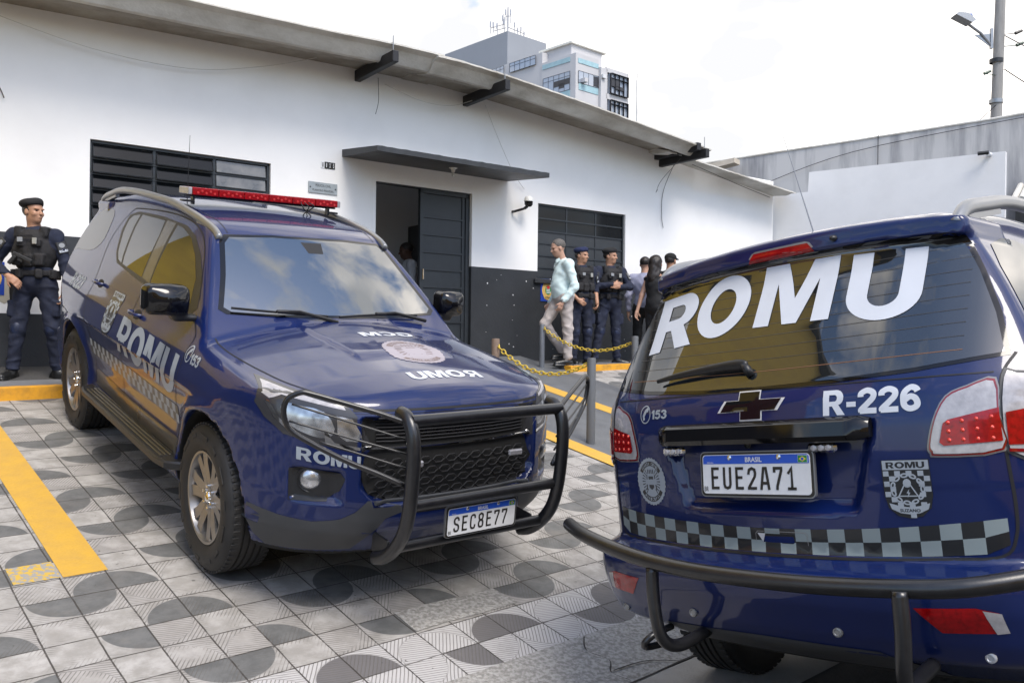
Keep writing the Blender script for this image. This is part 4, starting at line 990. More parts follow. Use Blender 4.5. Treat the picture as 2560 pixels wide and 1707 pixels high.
def wheel(parent,x,y,z,side,steer=0,rot=0):
    w=bpy.data.objects.new('wheel',None);COL.objects.link(w);w.parent=parent;w.location=(x,y,z);w.rotation_euler=(0,rot,steer+(0 if side<0 else math.pi))
    # local: outside of the wheel is -y
    R=.385;hw=.132
    pr=[(.236,-.105),(.262,-.128),(.30,-.134),(.335,-.130),(.362,-.118),(.376,-.104),(R,-.085)]
    for y0 in(-.052,-.018,.018,.052): pr+=[(R+.002,y0-.007),(R-.008,y0-.004),(R-.008,y0+.004),(R+.002,y0+.007)]
    pr+=[(R,.085),(.376,.104),(.362,.118),(.335,.13),(.28,.125),(.236,.105)]
    mb=MB().lathe(pr,n=72,axis='y')
    for k in range(64):   # shoulder blocks
        a=k*2*math.pi/64
        for yy in(-.088,.088):
            Rm=np.array([[math.cos(a),0,-math.sin(a)],[0,1,0],[math.sin(a),0,math.cos(a)]])
            mb.box(Rm@np.array([R-.0035,yy,0]),(.011,.036,.024),Rm,bev=.003)
    for k in range(14):   # raised sidewall marks
        a=k*2*math.pi/14+.1;Rm=np.array([[math.cos(a),0,-math.sin(a)],[0,1,0],[math.sin(a),0,math.cos(a)]])
        mb.box(Rm@np.array([.322,-.1335,0]),(.022,.004,.05 if k%2 else .09),Rm,bev=.001)
    t=mb.build('tyre',M['tyre'],w,ang=35)
    mb=MB().lathe([(.238,-.10),(.243,-.110),(.240,-.118),(.228,-.116),(.222,-.100),(.210,-.06),(.205,.10),(.24,.11)],n=60,axis='y')
    # six forked spokes
    for k in range(6):
        a=k*math.pi/3+.26
        ca,sa=math.cos(a),math.sin(a)
        for sg in(-1,1):
            P=[(.045,sg*.002),(.045,sg*.042),(.11,sg*.050),(.165,sg*.060),(.225,sg*.084),(.232,sg*.026),(.20,sg*.013),(.17,sg*.005),(.15,0)]
            yy=[-.088,-.088,-.092,-.099,-.104,-.106,-.102,-.100,-.098]
            V=[];n=len(P)
            for (r,s_),y0 in zip(P,yy): V.append((ca*r-sa*s_,y0,sa*r+ca*s_))
            for (r,s_),y0 in zip(P,yy): 
                q=.82 if True else 1
                V.append((ca*r-sa*s_*1.0,y0+.03,sa*r+ca*s_*1.0))
            F=[tuple(range(n)),tuple(range(n,2*n))[::-1]]+[(i,(i+1)%n,n+(i+1)%n,n+i) for i in range(n)]
            mb.add(V,F)
    mb.lathe([(0,-.090),(.05,-.092),(.062,-.086),(.066,-.06),(.10,-.05)],n=30,axis='y')
    r_=mb.build('rim',M['rim'],w,ang=32);fixn(r_)
    mb=MB()
    for k in range(6):
        a=k*math.pi/3+.0;mb.lathe([(0,-.105),(.009,-.104),(.011,-.095),(.011,-.06)],(.057*math.cos(a),0,.057*math.sin(a)),10,axis='y')
    mb.lathe([(0,-.104),(.026,-.103),(.031,-.096),(.032,-.08)],n=24,axis='y')
    mb.build('hub_cap',M['chr'],w,ang=35)
    MB().box((0,-.1055,0),(.034,.002,.010),bev=.001).build('emblem',M['gold'],w)
    MB().lathe([(0,-.02),(.205,-.02),(.205,.02),(0,.02)],n=40,axis='y').build('brake_disc',M['well'],w)
    return w
def rowsum(*a): return a
def checker(name,view,p0,p1,rows,cols,off,parent,clip=None,fun=None,mats=('dec','deck'),start=0):
    """p0,p1: ends of the centre line (2D) ; rows heights list from top to bottom as functions"""
    obs=[]
    for col_,nm in((0,mats[0]),(1,mats[1])):
        V=[];F=[];
        for r in range(len(rows)-1):
            for c in range(cols):
                if (r+c+start)%2!=col_: continue
                t0,t1=c/cols,(c+1)/cols
                xa=p0[0]+(p1[0]-p0[0])*t0;xb=p0[0]+(p1[0]-p0[0])*t1
                q=[(xa,rows[r](xa)),(xb,rows[r](xb)),(xb,rows[r+1](xb)),(xa,rows[r+1](xa))]
                b=len(V);V+=q;F.append((b,b+1,b+2,b+3))
        obs.append(lay('checker_band',V,F,view,M[nm],parent,off+(.0004*col_),.05,fun))
    return obs
def shield(parent,view,c,w,h,ux,town,off=.004):
    """ROMU shield with chequered field; c centre, ux +1/-1 reading direction"""
    cx,cz=c;X=lambda a:cx+ux*a*w;Z=lambda b:cz+b*h
    out=[(X(-.5),Z(.5)),(X(.5),Z(.5)),(X(.5),Z(-.1)),(X(.44),Z(-.32)),(X(.25),Z(-.46)),(X(0),Z(-.5)),(X(-.25),Z(-.46)),(X(-.44),Z(-.32)),(X(-.5),Z(-.1))]
    b=poly('shield_sticker',out,view,M['deck'],parent,off,.04)
    lay('shield_sticker',[(X(-.48),Z(.49)),(X(.48),Z(.49)),(X(.48),Z(.33)),(X(-.48),Z(.33))],[(0,1,2,3)],view,M['dec'],parent,off+.0006,.04)
    words('lettering','ROMU',(X(0),Z(.41)),(w*.8,h*.11),view,M['deck'],parent,(ux,0),(0,1),.05,off+.0012)
    V=[];F=[];n=8;m=9
    def inside(a,b_):
        lim=.5 if b_>-.1 else .5*math.sqrt(max(0,1-((-.1-b_)/.41)**2))
        return abs(a)<lim*.97
    for i in range(n):
        for j in range(m):
            if (i+j)%2: continue
            a0,a1=-.48+.96*i/n,-.48+.96*(i+1)/n;b1,b0=.31-.80*j/m,.31-.80*(j+1)/m
            if not all(inside(a,bb) for a in(a0*.98,a1*.98) for bb in(b0,b1)): continue
            if math.hypot((a0+a1)/2,((b0+b1)/2-.0)*1.1)<.27: continue
            k=len(V);V+=[(X(a0),Z(b0)),(X(a1),Z(b0)),(X(a1),Z(b1)),(X(a0),Z(b1))];F.append((k,k+1,k+2,k+3))
    lay('shield_sticker',V,F,view,M['dec'],parent,off+.0006,0)
    # chain ring, triangle, helmet
    ring=[];N=11
    V=[];F=[]
    def blob(pts,hole=None):
        v,f=fill2d([pts]+([hole] if hole else []));k=len(V);V.extend(v.tolist());F.extend([tuple(i+k for i in t) for t in f])
    C=lambda a,b_,ra,rb,rt=0,n=12:[(X(a+ra*math.cos(t)*math.cos(rt)-rb*math.sin(t)*math.sin(rt)),Z(b_+(ra*math.cos(t)*math.sin(rt)+rb*math.sin(t)*math.cos(rt))*w/h)) for t in np.arange(n)*2*math.pi/n]
    for k in range(N):
        t=2*math.pi*k/N;blob(C(.31*math.cos(t),.0+.31*math.sin(t)*w/h,.085,.055,t+math.pi/2),C(.31*math.cos(t),.31*math.sin(t)*w/h,.045,.02,t+math.pi/2))
    T=[(X(-.22),Z(-.13)),(X(.22),Z(-.13)),(X(0),Z(.18))];Ti=[(X(-.175),Z(-.11)),(X(.175),Z(-.11)),(X(0),Z(.135))];blob(T,Ti)
    blob(C(0,.10,.085,.10));blob([(X(.03),Z(-.0)),(X(-.035),Z(-.07)),(X(0),Z(-.075)),(X(-.02),Z(-.15)),(X(.045),Z(-.06)),(X(.01),Z(-.055))])
    blob([(X(-.42),Z(-.24)),(X(-.2),Z(-.29)),(X(0),Z(-.31)),(X(.2),Z(-.29)),(X(.42),Z(-.24)),(X(.38),Z(-.34)),(X(.2),Z(-.41)),(X(0),Z(-.43)),(X(-.2),Z(-.41)),(X(-.38),Z(-.34))])
    lay('shield_sticker',V,F,view,M['dec'],parent,off+.0014,0)
    words('lettering',town,(X(0),Z(-.365)),(w*.42,h*.055),view,M['deck'],parent,(ux,0),(0,1),.03,off+.002)
def roundbadge(parent,view,c,w,h,ux,m1,m2,off=.004,vs=1,top='GUARDA CIVIL',bot='MUNICIPAL'):
    """oval scalloped city guard badge. For view 'top' h runs along x"""
    cx,cz=c
    def Pt(a,b):  # a across, b up (unit half sizes)
        if view=='top': return (cx-b*h/2*vs,cz+ux*a*w/2)
        return (cx+ux*a*w/2,cz+b*h/2)
    T=np.arange(0,2*math.pi,2*math.pi/96)
    poly('badge_sticker',[Pt(math.cos(t)*(1+.025*math.cos(t*32)),math.sin(t)*(1+.025*math.cos(t*32))) for t in T],view,m1,parent,off,.05)
    def arc(a0,a1,r0,r1): 
        A=np.linspace(a0,a1,22);return [Pt(r1*math.cos(a),r1*math.sin(a)) for a in A]+[Pt(r0*math.cos(a),r0*math.sin(a)) for a in A[::-1]]
    V=[];F=[]
    def blob(pts):
        v,f=fill2d([pts]);k=len(V);V.extend(v.tolist());F.extend([tuple(i+k for i in t) for t in f])
    for aa in((.55,2.6),(3.7,5.75)):
        V.clear();F.clear();blob(arc(*aa,.66,.86));lay('badge_sticker',V,F,view,m2,parent,off+.0006,.05)
    V.clear();F.clear()
    for k in range(28):
        a=k*2*math.pi/28
        if 1.0<a<2.1 or 4.2<a<5.2: continue
        blob([Pt(.40*math.cos(a-.03),.40*math.sin(a-.03)),Pt(.63*math.cos(a-.045),.63*math.sin(a-.045)),Pt(.63*math.cos(a+.045),.63*math.sin(a+.045)),Pt(.40*math.cos(a+.03),.40*math.sin(a+.03))])
    blob([Pt(-.30,.28),Pt(-.24,.28),Pt(-.30,-.38),Pt(-.38,-.36)]);blob([Pt(.30,.28),Pt(.24,.28),Pt(.30,-.38),Pt(.38,-.36)])
    blob([Pt(-.17,.22),Pt(.17,.22),Pt(.17,-.26),Pt(0,-.36),Pt(-.17,-.26)])
    for q in(-.18,-.06,.06,.18): blob([Pt(q-.03,.33),Pt(q+.03,.33),Pt(q+.035,.48),Pt(q,.53),Pt(q-.035,.48)])
    lay('badge_sticker',V,F,view,M['dgp'] if m2 is M['deck'] else m2,parent,off+.0007,.0)
    # words round the arcs: each letter laid by angle
    for txt,r,a0,a1,flip in((top,.76,2.45,.72,1),(bot,.76,3.95,5.5,-1)):
        V.clear();F.clear()
        n=len(txt)
        for q,ch in enumerate(txt):
            if ch==' ': continue
            a=a0+(a1-a0)*(q+.5)/n;v,f,asp=text2d(ch,.03);lh=.13;lw=lh*.62
            k=len(V)
            up=(math.cos(a)*flip,math.sin(a)*flip);rt=(up[1],-up[0])
            for p in v: 
                aa=(p[0]-.5)*lw;bb=(p[1]-.5)*lh;V.append(Pt(r*math.cos(a)+rt[0]*aa+up[0]*bb,r*math.sin(a)+rt[1]*aa+up[1]*bb))
            F.extend([tuple(i+k for i in t) for t in f])
        lay('lettering',V,F,view,m1,parent,off+.0013,0)
def number_plate(parent,O,U,Vv,W,text,label,frame=True):
    """O centre, U reading direction, Vv up, W outward"""
    O,U,Vv,W=[np.array(a,float) for a in(O,U,Vv,W)]
    r=bpy.data.objects.new('number_plate',None);COL.objects.link(r);r.parent=parent;r['label']=label
    fr=(O,U,Vv,W)
    def rr(w,h,rad,k=5):
        P=[]
        for sx,sy,a0 in((1,1,0),(-1,1,90),(-1,-1,180),(1,-1,270)):
            for a in np.linspace(0,90,k): t=math.radians(a0+a);P.append((sx*(w/2-rad)+rad*math.cos(t),sy*(h/2-rad)+rad*math.sin(t)))
        return P
    if frame:
        MB().prism(rr(.424,.152,.017),-.012,.000,fr).build('plate_frame',M['sil'],r,ang=40)
        MB().prism(rr(.416,.144,.014),-.002,.0015,fr).build('plate_border',M['ink'],r)
    MB().prism(rr(.40,.13,.012),-.004,.004,fr).build('plate',M['wht'],r,ang=40)
    MB().prism([(-.197,.034),(.197,.034),(.197,.0555),(.190,.0625),(-.190,.0625),(-.197,.0555)],.003,.0048,fr).build('blue_band',M['plb'],r)
    def wd(t,x,y,w,h,m,bold,z=.0056,sp=1.0):
        V,F=flatwords(t,O+U*x+Vv*y+W*z,U,Vv,w,h,bold,sp);return mesh_obj('lettering',V,F,m,r,False)
    x=-.168+.0175
    ws={'1':.033,'E':.031,'U':.033,'2':.034,'A':.037,'7':.034,'S':.034,'C':.033,'8':.034}
    for ch in text:
        w=ws.get(ch,.034);stroke(r,ch,O+U*x+Vv*(-.0135)+W*.0052,U,Vv,w,.074,.0093,W);x+=.0475
    wd('BRASIL',0,.0475,.062,.0165,M['wht'],.025);wd('BR',-.187,-.049,.017,.016,M['ink'],.0)
    wd('MERCOSUL',-.168,.0385,.026,.005,M['wht'],.0)
    for k,(a,m) in enumerate((((.0165,.0115),M['wht']),((.0155,.0105),M['grn']))): MB().prism([(.176-a[0],.0475-a[1]),(.176+a[0],.0475-a[1]),(.176+a[0],.0475+a[1]),(.176-a[0],.0475+a[1])],.0049+k*.0006,.0053+k*.0006,fr).build('flag',m,r)
    MB().prism([(.176-.0125,.0475),(.176,.0475-.008),(.176+.0125,.0475),(.176,.0475+.008)],.006,.0064,fr).build('flag',M['ylw'],r)
    MB().prism([(.176+.005*math.cos(t),.0475+.005*math.sin(t)) for t in np.arange(0,6.28,.6)],.0066,.0069,fr).build('flag',M['plb'],r)
    for sx in(-.092,.092): 
        mb=MB();c=O+U*sx+Vv*.055+W*.004
        V=[];n=12
        for rr_,hh in((.0085,0),(.0085,.002),(.005,.0045),(0.0001,.0048)):
            for k in range(n): t=k*2*math.pi/n;V.append(c+U*rr_*math.cos(t)+Vv*rr_*math.sin(t)+W*hh)
        mb.add(V,[(a*n+k,a*n+(k+1)%n,(a+1)*n+(k+1)%n,(a+1)*n+k) for a in range(3) for k in range(n)]);mb.build('screw',M['chr'],r,ang=50)
    return r
GLY={'S':[[(1,.82),(.86,.96),(.5,1),(.12,.93),(0,.76),(.14,.58),(.5,.5),(.86,.42),(1,.24),(.88,.06),(.5,0),(.14,.04),(0,.18)]],
'E':[[(1,1),(0,1),(0,0),(1,0)],[(0,.54),(.82,.54)]],'C':[[(1,.80),(.9,.96),(.5,1),(.12,.93),(0,.72),(0,.28),(.12,.07),(.5,0),(.9,.04),(1,.2)]],
'8':[[(.5,1),(.12,.93),(.04,.75),(.2,.57),(.5,.52),(.8,.57),(.96,.75),(.88,.93),(.5,1)],[(.5,.52),(.14,.45),(0,.25),(.12,.05),(.5,0),(.88,.05),(1,.25),(.86,.45),(.5,.52)]],
'7':[[(0,.86),(0,1),(1,1),(1,.88),(.38,.12),(.36,0)]],'U':[[(0,1),(0,.2),(.12,.05),(.5,0),(.88,.05),(1,.2),(1,1)]],
'2':[[(0,.76),(.1,.93),(.5,1),(.9,.93),(1,.74),(.92,.58),(0,.04),(0,0),(1,0)]],'A':[[(0,0),(.34,1),(.66,1),(1,0)],[(.14,.26),(.86,.26)]],'1':[[(.12,.78),(.55,1),(.55,0)],[(.1,0),(1,0)]]}
def stroke(parent,ch,O,U,Vv,w,h,t,W):
    mb=MB();
    for line in GLY[ch]:
        P=np.array([((a-.5)*(w-t),(b-.5)*(h-t)) for a,b in line])
        if ch in 'SC82U' and len(P)>5: P=smoothpath(P,4) if ch in 'SC8' else P
        n=len(P);L=[];Rr=[]
        for i in range(n):
            d0=P[i]-P[i-1] if i>0 else P[1]-P[0];d1=P[i+1]-P[i] if i<n-1 else P[i]-P[i-1]
            d0=d0/(np.linalg.norm(d0)+1e-9);d1=d1/(np.linalg.norm(d1)+1e-9);nn_=np.array([-(d0+d1)[1],(d0+d1)[0]]);nn_/=np.linalg.norm(nn_)+1e-9
            c=max(.5,abs(nn_@np.array([-d0[1],d0[0]])));e=0
            p=P[i]+(-d0*t/2 if i==0 else (d1*t/2 if i==n-1 else 0))
            L.append(p+nn_*t/2/c);Rr.append(p-nn_*t/2/c)
        V=[O+U*a+Vv*b for a,b in L]+[O+U*a+Vv*b for a,b in Rr]
        mb.add(V,[(n+i,n+i+1,i+1,i) for i in range(n-1)]);
    return mb.build('plate_character',M['ink'],parent)
def emblem(parent,y0,z0,view,w,h,off):
    def o(k):
        a=w/2*k;b=h/2*k;return [(-a*1.0,-b*.38),(-a*.80,b*.40),(-a*.36,b*.40),(-a*.36,b*1.0),(a*.30,b*1.0),(a*.30,b*.40),(a*1.0,b*.40),(a*.80,-b*.38),(a*.36,-b*.38),(a*.36,-b*1.0),(-a*.30,-b*1.0),(-a*.30,-b*.38)]
    s=-1 if view=='rear' else 1
    P0=[(y0+s*a,z0+b) for a,b in o(1.0)];P1=[(y0+s*a,z0+b) for a,b in o(.90)]
    # raised emblem: chrome rim with a gloss black face
    a=poly('emblem',P0,view,M['edge'],parent,off,0.03);b_=poly('emblem_face',P1,view,M['gls'],parent,off+.006,.03)
def car_common(root,dz=(0,0,0,0),steer=0):
    b=BODY.copy();COL.objects.link(b);b.name='body';b.parent=root
    wheel(root,0,-.80,.385+dz[0],-1,steer,.35);wheel(root,0,.80,.385+dz[1],1,steer,.1);wheel(root,-2.845,-.80,.385+dz[2],-1,0,.8);wheel(root,-2.845,.80,.385+dz[3],1,0,1.3)
    P=lambda n,l,v,m,o=.003,st=.05,sm=0:poly(n,l,v,M[m],root,o,st,sm)
    # windscreen with black border
    ws=[(-.715,1.29),(-.64,1.46),(-.572,1.640),(-.53,1.676),(-.25,1.690),(.25,1.690),(.53,1.676),(.572,1.640),(.64,1.46),(.715,1.29),(.68,1.268),(.4,1.262),(-.4,1.262),(-.68,1.268)]
    P('windscreen_border',ws,'front','gls',.003,.05,0)
    w=P('windscreen',[(y*.955 if abs(y)>.1 else y,1.46+(z-1.46)*.94) for y,z in ws],'front','wind',.005,.05,0)
    cowl=P('cowl',[(-.10,-.72),(-.30,-.60),(-.36,-.3),(-.375,0),(-.36,.3),(-.30,.60),(-.10,.72),(-.22,.60),(-.315,.3),(-.33,0),(-.315,-.3),(-.22,-.60)],'top','blk',.004,.04,0) if False else None
    for sd,v in((-1,'right'),(1,'left')):
        # side glass: black surround, then panes
        P('window_surround',[(-.60,1.275),(-.70,1.42),(-.90,1.55),(-1.12,1.645),(-1.36,1.692),(-1.9,1.715),(-2.43,1.712),(-2.60,1.675),(-2.57,1.56),(-2.42,1.41),(-2.30,1.345),(-1.7,1.295),(-1.0,1.245),(-.66,1.235)],v,'blk',.002,.05,0)
        P('side_window',[(-.72,1.285),(-.80,1.42),(-.96,1.535),(-1.16,1.625),(-1.38,1.67),(-1.52,1.68),(-1.475,1.40),(-1.45,1.31),(-1.0,1.268)],v,'glass',.004,.05,0)
        P('side_window',[(-1.655,1.32),(-1.68,1.40),(-1.74,1.60),(-1.80,1.69),(-2.32,1.695),(-2.30,1.60),(-2.19,1.40),(-2.15,1.352)],v,'glass',.004,.05,0)
        P('side_window',[(-2.19,1.355),(-2.23,1.40),(-2.34,1.60),(-2.365,1.692),(-2.50,1.675),(-2.54,1.64),(-2.50,1.55),(-2.38,1.42),(-2.29,1.37)],v,'glass',.004,.05,0)
        P('pillar_trim',[(-1.465,1.305),(-1.50,1.42),(-1.55,1.60),(-1.57,1.69),(-1.76,1.695),(-1.70,1.55),(-1.655,1.40),(-1.64,1.32)],v,'sill',.0055,.05,0)
        P('quarter_window',[(-2.94,1.395),(-2.86,1.47),(-2.92,1.60),(-3.0,1.665),(-3.12,1.685),(-3.40,1.64),(-3.52,1.46),(-3.56,1.33),(-3.45,1.335),(-3.1,1.355)],v,'glass',.004,.05,2)
        # panel gaps
        def gap(P_,w=.0035,closed=False):
            P_=np.array(smoothpath(P_,5));T=np.gradient(P_,axis=0);T/=np.linalg.norm(T,axis=1)[:,None];N_=np.stack([-T[:,1],T[:,0]],1)*w
            n=len(P_);V=np.r_[P_+N_,P_-N_];F=[(i,i+1,n+i+1,n+i) for i in range(n-1)]
            return lay('panel_gap',V,F,v,M['gap'],root,.0022,.06)
        gap([(-.455,.50),(-.475,.75),(-.455,.95),(-.45,1.12),(-.60,1.23)]);gap([(-1.565,.47),(-1.57,.8),(-1.555,1.1),(-1.54,1.28)]);gap([(-1.56,1.30),(-1.60,1.50),(-1.66,1.70)],.003)
        gap([(-2.27,.50),(-2.28,.66),(-2.36,.80),(-2.50,.93),(-2.60,1.10),(-2.64,1.28),(-2.70,1.50),(-2.60,1.70),(-2.40,1.735),(-1.7,1.745),(-1.2,1.705),(-.9,1.59),(-.62,1.32)])
        gap([(-.46,.47),(-1.4,.465),(-2.25,.50)],.003)
        # sill trim
        P('sill_trim',[(-.44,.475),(-1.4,.465),(-2.22,.49),(-2.26,.58),(-2.2,.60),(-1.4,.565),(-.44,.565)],v,'sill',.004,.05,0)
        # door handles
        for hx,hz in((-1.43,1.115),(-2.45,1.18)):
            t=march(bodyf,[(hx,sd*2,hz)],[(0,-sd,0)],.9,1.5)[0];yy=sd*(2-t)
            P('handle_cup',[(hx+.07*math.cos(a),hz-.005+.03*math.sin(a)) for a in np.arange(0,6.28,.4)],v,'gap',.002,0)
            MB().tube(smoothpath([(hx-.09,yy+sd*.004,hz),(hx-.075,yy+sd*.036,hz+.004),(hx,yy+sd*.043,hz+.005),(hx+.075,yy+sd*.036,hz+.002),(hx+.09,yy+sd*.004,hz-.002)],4),[.012]*17,8,flat=.7).build('door_handle',M['gls'] if False else M['paint'],root,smooth=True)
        # mirror
        s=SDF((-.80,min(sd*.78,sd*1.12),1.14),(-.42,max(sd*.78,sd*1.12),1.47),.009);mc,mw=(.962,.118) if sd<0 else (.925,.095)
        s.box((-.605,sd*mc,1.325),(.075,mw,.082),rad=.04,k=.02);s.ell((-.57,sd*(mc-.007),1.33),(.075,mw-.02,.07),k=.03);s.box((-.60,sd*.86,1.225),(.05,.07,.018),rad=.015,k=.03)
        s.plane((-.665,0,0),(-1,0,0))
        def fmz(c,sd=sd): return (c[:,2]<1.262).astype(int)
        mo=s.mesh('side_mirror',[M['gls'],M['blk']],root,fmz,relax=2)
        MB().box((-.668,sd*mc,1.33),(.004,mw*1.5,.12),bev=.002).build('mirror_glass',M['chr'],mo)
        # roof rail
        X=[-.90,-1.0,-1.26,-1.75,-2.1,-2.4,-2.78,-3.03,-3.26,-3.45,-3.54];ZR=[1.655,1.70,1.757,1.818,1.836,1.846,1.848,1.836,1.80,1.762,1.70]
        lift=[-.02,.015,.035,.048,.055,.058,.058,.055,.035,-.02]
        Pp=[(x,sd*(.580-.01*(x>-1.05)),z_) for x,z_ in zip(X,ZR)]
        MB().tube(smoothpath(Pp,5),[.026]*51,12,flat=.8).build('roof_rail',M['sil'],root,smooth=True)
        for xa,xb,la in((-.93,-1.25,.02),(-3.12,-3.44,.02)):
            fill=MB()
            z0=lambda x:float(np.interp(-x,[-a for a in X],ZR))-.04
            for yy in(sd*.562,sd*.588): pass
            Q=[(xa,z0(xa)),(xb,z0(xb)),(xb,z0(xb)+.035),((xa+xb)/2,z0((xa+xb)/2)+.035),(xa,z0(xa)+.035)]
            fill.prism(Q,-.014,.014,((0,sd*.575,0),(1,0,0),(0,0,1),(0,1,0)));fill.build('rail_foot',M['sil'],root,ang=40)
        # running board
        mb=MB();prof=[(.86,.415),(1.0,.415),(1.012,.425),(1.012,.452),(1.0,.462),(.86,.462)]
        xs=[-.36,-.42,-.55,-2.15,-2.28,-2.34];ins=[.10,.02,0,0,.02,.10];V=[]
        for x,i_ in zip(xs,ins):
            for yy,zz_ in prof: V.append((x,sd*(yy if yy<.9 else yy-i_),zz_))
        k=6;F=[(a*k+b,a*k+(b+1)%k,(a+1)*k+(b+1)%k,(a+1)*k+b) for a in range(5) for b in range(k)]+[tuple(range(k))[::-1],tuple(5*k+b for b in range(k))]
        mb.add(V,F);rb=mb.build('running_board',M['blk'],root,ang=35);fixn(rb)
        mb=MB()
        for yy in(.90,.925,.95,.975): mb.box((-1.35,sd*yy,.464),(1.66,.010,.006),bev=.002)
        mb.build('tread_strip',M['sill'],rb)
    # roof grooves and hood gap
    for sd in(-1,1):
        poly('roof_groove',[(-.95,sd*.500),(-3.3,sd*.500),(-3.3,sd*.506),(-.95,sd*.506)],'top',M['gap'],root,.002,.06)
    for sd in(-1,1):
        Pg=np.array(smoothpath([(-.33,.775),(-.1,.785),(.2,.765),(.45,.725),(.66,.655)],5));Pg[:,1]*=sd;T=np.gradient(Pg,axis=0);T/=np.linalg.norm(T,axis=1)[:,None];N_=np.stack([-T[:,1],T[:,0]],1)*.004
        n=len(Pg);lay('panel_gap',np.r_[Pg+N_,Pg-N_],[(i,i+1,n+i+1,n+i) for i in range(n-1)],'top',M['gap'],root,.0022,.05)
_gx={}
def gxc(y,z):
    k=(round(y,4),round(z,4))
    if k not in _gx: _gx[k]=3-march(bodyf,[(3,y,z)],[(-1,0,0)],1.8,3.2)[0]
    return _gx[k]
def vehicleA():
    root=empty('police_car',TA,RA);tag(root,'dark blue police SUV facing the camera with red roof light bar and black bull bar','car','dark blue police SUVs')
    car_common(root,(0,0,0,0),steer=.0)
    P=lambda n,l,v,m,o=.003,st=.05,sm=0,par=root:poly(n,l,v,M[m],par,o,st,sm)
    mir=lambda L:[(-a,b) for a,b in L]
    # grille
    g=P('grille',[(-.548,1.008),(0,1.012),(.548,1.008),(.50,.93),(.466,.86),(.455,.843),(.485,.80),(.512,.72),(.478,.632),(.40,.600),(-.40,.600),(-.478,.632),(-.512,.72),(-.485,.80),(-.455,.843),(-.466,.86),(-.50,.93)],'front','well',.004,.04)
    mb=MB()
    def gx(y,z,o=.012):
        return gxc(y,z)+o
    for z in np.arange(.875,.995,.016):
        mb.tube([(gx(y,z,.010),y,z) for y in np.linspace(-.44,.44,13)],.0035,5)
    mb.build('grille_slat',M['gap'],g)
    mb=MB()
    for r_ in range(4):
        z=.625+r_*.05
        for c in range(-6,7):
            y=c*.075+(.0375 if r_%2 else 0)
            if abs(y)>.47: continue
            pts=[(gx(y,z,.012),y+.034*math.cos(a),z+.019*math.sin(a)) for a in np.arange(6)*math.pi/3]
            mb.tube(pts,.0032,5,closed=True)
    mb.build('grille_mesh',M['gap'],g)
    MB().tube([(gx(y,.845,.014),y,.845) for y in np.linspace(-.50,.50,15)],.006,6,flat=1).build('chrome_strip',M['chr'],g)
    MB().tube([(gx(y,.60,.012),y,.60-.0*y) for y in np.linspace(-.46,.46,15)],.010,6).build('grille_lip',M['dgp'],g)
    V,F,_=text2d('CHEVROLET',.01,1,0,1.25);V=np.c_[(V[:,0]-.5)*.52,.905+(V[:,1]-.5)*.035]
    lay('grille_lettering',V,F,'front',M['gls'],g,.024,.05)
    # lamps
    for sd in(-1,1):
        s_=lambda L:[(sd*abs(a),b) for a,b in L]
        H=s_([(.800,1.086),(.71,1.069),(.573,1.041),(.50,.95),(.456,.851),(.489,.826),(.62,.850),(.800,.888),(.848,.944),(.868,1.0),(.855,1.045)])
        hl=P('headlight',H,'front','lensd',.006,.03,0)
        P('lamp_reflector',s_([(.790,1.025),(.735,1.022),(.665,1.008),(.63,.94),(.655,.895),(.72,.90),(.785,.935),(.805,.98)]),'front','refl',.008,.03,2,hl)
        P('lamp_reflector',s_([(.62,.995),(.56,.985),(.53,.93),(.515,.885),(.585,.885),(.62,.91)]),'front','refl',.008,.03,0,hl)
        P('lamp_strip',s_([(.845,1.045),(.80,1.078),(.70,1.058),(.585,1.034),(.580,1.020),(.70,1.040),(.79,1.052),(.83,1.030)]),'front','clr',.009,.03,0,hl)
        P('lamp_strip',s_([(.665,.868),(.49,.838),(.475,.85),(.63,.876),(.645,.895),(.655,.93),(.668,.93)]),'front','chr',.009,.03,0,hl)
        P('lamp_strip',s_([(.845,1.02),(.825,.955),(.785,.905),(.776,.91),(.812,.96),(.833,1.022)]),'front','chr',.009,.03,0,hl)
        P('headlight_chrome_line',s_([(.48,1.035),(.46,1.03),(.30,1.0),(.31,.99),(.46,.985),(.47,1.0)]),'front','chr',.006,.05) if False else None
        pk=P('fog_lamp_pocket',s_([(.782,.735),(.74,.752),(.60,.735),(.585,.71),(.600,.649),(.650,.598),(.782,.588)]),'front','blk',.004,.03)
        yl,zl=sd*.700,.690;xl=gx(yl,zl,.0);nrm=np.array([.86,sd*.51,0]);
        Rl=np.stack([nrm,np.array([-sd*.51,.86,0]),np.array([0,0,1])],1)
        fl=MB().lathe([(0,.020),(.03,.018),(.045,.008),(.052,.0),(.056,-.02)],(xl,yl,zl),28,axis='x',R=Rl).build('fog_lamp',M['refl'],pk,ang=40)
        MB().lathe([(.052,.0),(.060,.006),(.066,.0),(.068,-.03)],(xl,yl,zl),28,axis='x',R=Rl).build('lamp_ring',M['blk'],fl,ang=40)
        P('lower_bumper',s_([(.880,.515),(.80,.505),(.70,.500),(.60,.520),(.54,.555),(.490,.612),(.33,.580),(.31,.55),(.40,.52),(.46,.42),(.49,.330),(.80,.312),(.845,.36),(.885,.45)]),'front','dgp',.005,.04)
    P('panel_gap',[(-.55,1.028),(-.2,1.030),(.2,1.030),(.55,1.028),(.55,1.016),(.2,1.019),(-.2,1.019),(-.55,1.016)],'front','gap',.003,.05)
    P('lower_intake',[(-.27,.57),(.27,.57),(.30,.535),(-.30,.535)],'front','blk',.006,.05)
    # letters and badges
    words('lettering','ROMU',(-.643,.800),(.235,.060),'front',M['dec'],root,(1,-.10),(0,1),.045,.006,.04)
    words('lettering','GCM',(.0,.09),(.34,.085),'top',M['decw'],root,(0,-1),(-1,0),.035,.005,.05)
